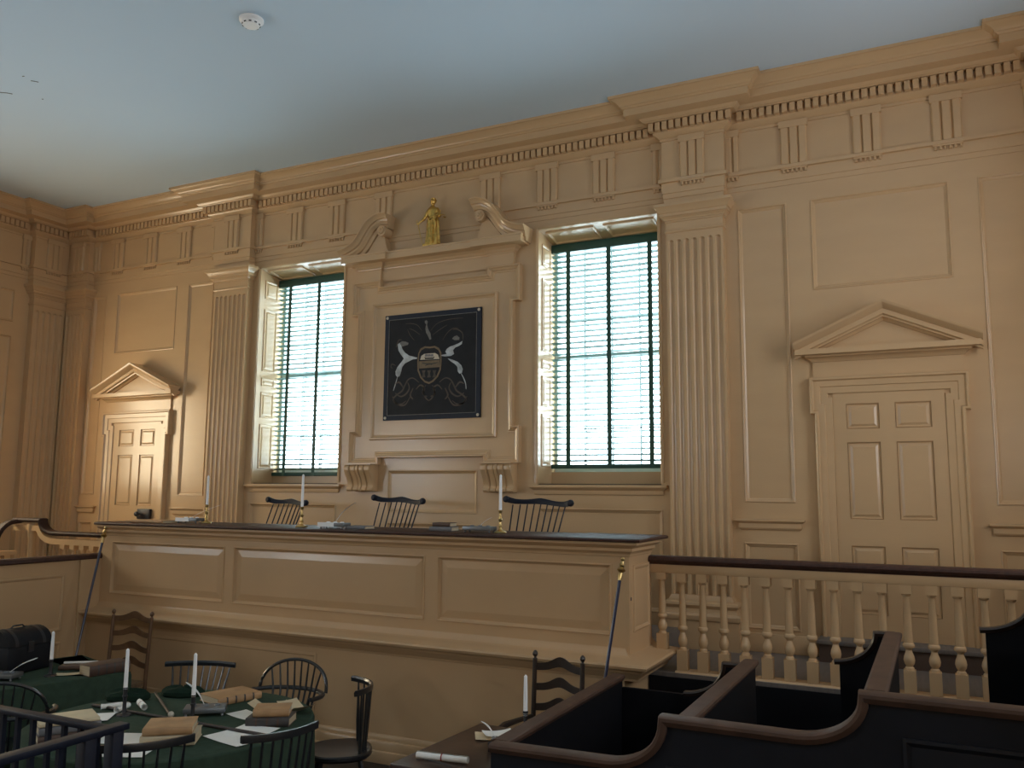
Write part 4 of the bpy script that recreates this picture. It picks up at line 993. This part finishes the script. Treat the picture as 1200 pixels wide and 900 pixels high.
# --- on the bench
inkstand('white-topped inkstand at the far end of the bench', (-1.93, -1.52, BT), R(4), PEWTER, .26, .13, WAX)
MB_ = MB().box(-.17, -.02, -.072, -.066, .020, .054)
inkstand('white-fronted inkstand on the bench below the left window', (.03, -1.70, BT), R(4), PEWTER, .26, .13, WAX)
for o in [o for o in COL.objects if o.name.startswith('inkstand')]: MB().box(-.135, .035, -.070, -.060, .018, .056).obj('white_front', WHITEPL, o)
inkstand('blue-grey pewter inkstand beside the brass candlestick on the bench', (1.47, -1.62, BT), R(3), PEWTER, .26, .13)
GQ = 'quills standing in the bench inkstands'
quill('white quill leaning beside the far candlestick on the bench', (-1.93, -1.51, BT + .055), (-1.74, -1.30, BT + .185), .01, group=GQ)
quill('long white quill rising from the inkstand below the left window', (.03, -1.688, BT + .055), (.20, -1.62, BT + .235), .02, group=GQ)
quill('short quill in the pewter inkstand on the bench', (1.47, -1.608, BT + .055), (1.555, -1.56, BT + .125), .008, w=.006, group=GQ)
book('thin brown book lying flat at the far end of the bench', (-2.30, -1.62, BT), R(3), .42, .26, .026, CALF)
book('thin grey book beside the white-fronted inkstand', (.26, -1.62, BT), R(2), .20, .16, .028, GREYBOARD)
book('grey book at the bottom of the small stack on the bench', (1.06, -1.50, BT), R(5), .21, .16, .036, GREYBOARD)
book('brown book on top of the small stack on the bench', (1.065, -1.50, BT + .037), R(1), .17, .13, .034, BRLEATHER)
# --- tipstaves leaning on the bench
def staff(label, p0, p1, group):
    a, b_ = Vector(p0), Vector(p1); t = thing('tipstaff', label, 'staff', p0, 0, group); d = b_ - a; L = d.length; u = d.normalized()
    rot = u.to_track_quat('Z', 'Y'); t.rotation_mode = 'QUATERNION'; t.rotation_quaternion = rot
    MB().lathe([(.010, 0), (.011, .02), (.012, L - .17), (.012, L - .165)], 10).obj('rod', BLUEROD, t)
    MB().lathe([(.014, L - .17), (.016, L - .13), (.013, L - .115), (.024, L - .105), (.034, L - .095), (.024, L - .085), (.014, L - .075), (.020, L - .06), (.013, L - .045), (.010, L - .03), (.017, L - .016), (.012, L - .004), (.003, L)], 14).obj('finial', BRASS, t)
GS = 'blue staves leaning on the bench'
staff('dark blue staff with brass finial leaning on the bench by the partition', (-2.52, -2.40, 0), (-2.735, -1.872, 1.825), GS)
staff('dark blue staff with brass finial leaning on the bench by the jury box', (2.655, -2.27, 0), (2.815, -1.880, 1.735), GS)
# --- round table
sf = thing('wooden_staff', 'long dark wooden staff lying across the round table', 'staff', (.56, -3.876, TT), R(-.6))
MB().tube([(-.82, 0, .011), (.80, 0, .011)], [.010, .011], 10, upv=(0, 1, 0)).obj('shaft', DARKBW, sf)
sf2 = thing('wooden_staff', 'short dark wooden staff with pale knob pointing at the long staff', 'staff', (.125, -3.625, TT), R(-34))
MB().tube([(-.36, 0, .010), (.34, 0, .010)], [.009, .009], 10, upv=(0, 1, 0)).obj('shaft', DARKBW, sf2)
MB().ball((.36, 0, .020), .020).obj('knob', PCREAM, sf2)
book('large tan folio lying in front of the bow-back chair', (.40, -3.28, TT), R(74), .33, .25, .048, CALF, bands=4)
book('thick brown law book at the bottom of the pair with red label', (1.075, -3.62, TT), R(25), .27, .19, .050, DKLEATHER, bands=3)
book('tan calf book on top of the brown law book', (1.065, -3.60, TT + .051), R(33), .22, .17, .045, CALF)
book('tan leather book on top of the pile next to the near windsor chair', (.82, -4.19, TT + .060), R(38), .27, .24, .042, CALF)
book('cream-edged book under the tan leather book', (.84, -4.20, TT + .004), R(35), .30, .22, .055, PAGES)
book('yellow paper-covered book on top of the grey ledger', (.20, -4.41, TT + .091), R(62), .32, .24, .020, OLDPAPER)
book('grey ledger under the yellow book by the dock rail', (.20, -4.41, TT + .046), R(64), .33, .25, .044, GREYBOARD)
book('brown ledger at the bottom of the pile by the dock rail', (.20, -4.41, TT), R(63), .33, .25, .045, BRLEATHER)
inkstand('grey pewter inkstand on ball feet on the round table', (.55, -3.66, TT), R(38), PEWTER, .26, .15)
quill('grey quill standing in the round table inkstand', (.53, -3.65, TT + .055), (.36, -3.66, TT + .185), .02, w=.010)
GP = 'loose papers on the round table'
paper('folded white sheets in front of the book pair', (1.12, -3.985, TT + .001), R(-12), .34, .21, curl=.006, group=GP)
paper('white sheet under the staff end', (1.10, -3.80, TT + .0015), R(8), .26, .16, curl=.004, group=GP)
paper('white paper under the cream-edged book', (.62, -4.26, TT + .001), R(24), .42, .22, curl=.0, group=GP)
paper('white sheet between the dock rail and the book pile', (.76, -4.50, TT + .001), R(24), .34, .16, curl=.004, group=GP)
paper('white sheets beside the yellow book', (-.06, -4.10, TT + .001), R(35), .36, .20, curl=.008, group=GP)
paper('yellowed folded sheet behind the calf book', (.90, -3.47, TT + .012), R(20), .22, .13, OLDPAPER, .012, fold=.12, group=GP)
paper('yellowed sheets behind the law book', (1.02, -3.33, TT + .001), R(-20), .24, .15, OLDPAPER, .02, fold=.08, group=GP)
paper('white sheet under the yellowed folded sheet', (.80, -3.56, TT + .0008), R(-15), .22, .15, curl=.006, group=GP)
GR = 'rolled papers by the dark candlestick'
roll('rolled paper nearest the short staff', (-.11, -3.84, TT), R(60), .13, .019, group=GR)
roll('rolled paper in the middle of the bundle', (.005, -3.85, TT), R(112), .15, .021, group=GR)
roll('rolled paper tied beside the candlestick base', (.06, -3.74, TT), R(150), .16, .023, True, group=GR)
def cloth_bag(label, loc, rz, sx, sy, sz):
    rings = []
    for z, k_ in ((0, .92), (.15, 1), (.5, .98), (.8, .8), (.95, .5), (1, .1)):
        rings.append([(k_ * sx * (1 + .08 * math.sin(5 * a)) * math.cos(a), k_ * sy * (1 + .10 * math.sin(4 * a + 1)) * math.sin(a), z * sz * (1 + .15 * math.sin(3 * a))) for a in [2 * math.pi * i / 28 for i in range(28)]])
    o = MB().loft(rings).obj('cloth_bag', DKCLOTH); o.location = loc; o.rotation_euler = (0, 0, rz); return tag(o, label, 'bag')
cloth_bag('dark green cloth bag behind the rolled papers', (-.22, -3.63, TT), R(30), .15, .08, .07)
cloth_bag('dark green cloth bag beside the large tan folio', (.02, -3.36, TT), R(25), .15, .08, .065)
# --- trunk table
tr = thing('trunk', 'black domed leather trunk on the left table', 'trunk', (-1.88, -3.33, TT), R(92))
MB().box(-.19, .19, -.17, .17, 0, .20).obj('body', TRUNK, tr, bevel=.006)
rings = [[(x, -.172 * math.cos(R(a)), .203 + .125 * math.sin(R(a))) for a in range(0, 181, 12)] for x in (-.192, .192)]
MB().loft(rings).obj('lid', TRUNK, tr)
for x in (-.12, .12):
    rr = [[(x + dx_, -.176 * math.cos(R(a)), .203 + .129 * math.sin(R(a))) for a in range(0, 181, 12)] for dx_ in (-.015, .015)]
    MB().loft(rr, caps=False, closed=False).obj('strap', IRON, tr)
MB().box(-.025, .025, -.180, -.168, .15, .23).obj('hasp', IRON, tr)
MB().tube([(-.06, 0, .325), (-.04, 0, .345), (.04, 0, .345), (.06, 0, .325)], .007, 6).obj('handle', IRON, tr)
book('thick brown leather book with pale fore-edge on the trunk table', (-1.135, -3.08, TT), R(80), .33, .17, .080, BRLEATHER, bands=4)
book('thin brown book behind the candlestick on the trunk table', (-1.44, -3.06, TT), R(30), .28, .17, .035, BRLEATHER)
paper('yellowed sheets in front of the thin brown book', (-1.31, -3.27, TT + .001), R(45), .18, .10, OLDPAPER, .008)
roll('narrow rolled paper lying on the thin brown book', (-1.44, -3.06, TT + .036), R(36), .26, .011)
inkstand('grey inkstand at the edge of the trunk table', (-1.56, -3.62, TT), R(20), PEWTER, .20, .14)
quill('broad white quill standing in the trunk table inkstand', (-1.54, -3.60, TT + .055), (-1.42, -3.46, TT + .15), .012, w=.030)
# --- brown table
paper('creased yellowed sheet on the brown table', (2.46, -3.25, .752), R(30), .22, .17, OLDPAPER, .008)
paper('white sheet on the creased yellowed sheet', (2.49, -3.24, .764), R(42), .18, .13, PAPER, .02)
roll('rolled paper tied with red ribbon on the brown table', (2.43, -3.80, .752), R(8), .30, .020, True)
quill('dark feather quill beside the rolled paper', (2.30, -3.85, .757), (2.55, -3.90, .766), .01, DKFEATHER, .014)
ik = thing('ink_bottle', 'small dark square ink bottle holding a quill on the brown table', 'ink bottle', (2.60, -3.50, .751), R(10))
MB().box(-.035, .035, -.035, .035, 0, .055).obj('bottle', IRON, ik, bevel=.006)
MB().lathe([(.018, .054), (.018, .066), (.024, .070), (.022, .076)], 12).obj('neck', PEWTER, ik)
quill('white quill leaning from the ink bottle', (2.60, -3.50, .826), (2.40, -3.30, .845), .015, w=.007)
# --- smoke detector
sd = thing('smoke_detector', 'round white smoke detector on the ceiling', 'smoke detector', (.078, -3.07, ZC))
MB().lathe([(.062, -.058), (.074, -.045), (.080, -.03), (.092, -.022), (.098, -.016), (.098, .0)], 28).obj('housing', WHITEPL, sd)
for i in range(10):
    a = 2 * math.pi * i / 10; mb = MB().box(-.010, .010, -.004, .004, -.052, -.044); mb.xf(Matrix.Rotation(a, 4, 'Z') @ Matrix.Translation((0, -.070, 0))); mb.obj('vent_slot', IRON, sd)

# --- hairline cracks in the ceiling plaster
for i, P in enumerate(([(-3.10, -3.16), (-3.05, -3.13), (-3.0, -3.09), (-2.98, -3.06)], [(-2.56, -3.16), (-2.54, -3.14), (-2.52, -3.11)], [(-2.55, -3.25), (-2.53, -3.245)], [(-2.82, -2.865), (-2.81, -2.855)])):
    MB().tube([(x, y, ZC - .001) for x, y in P], .004, 6).obj('plaster_crack', DKLEATHER, ceiling)
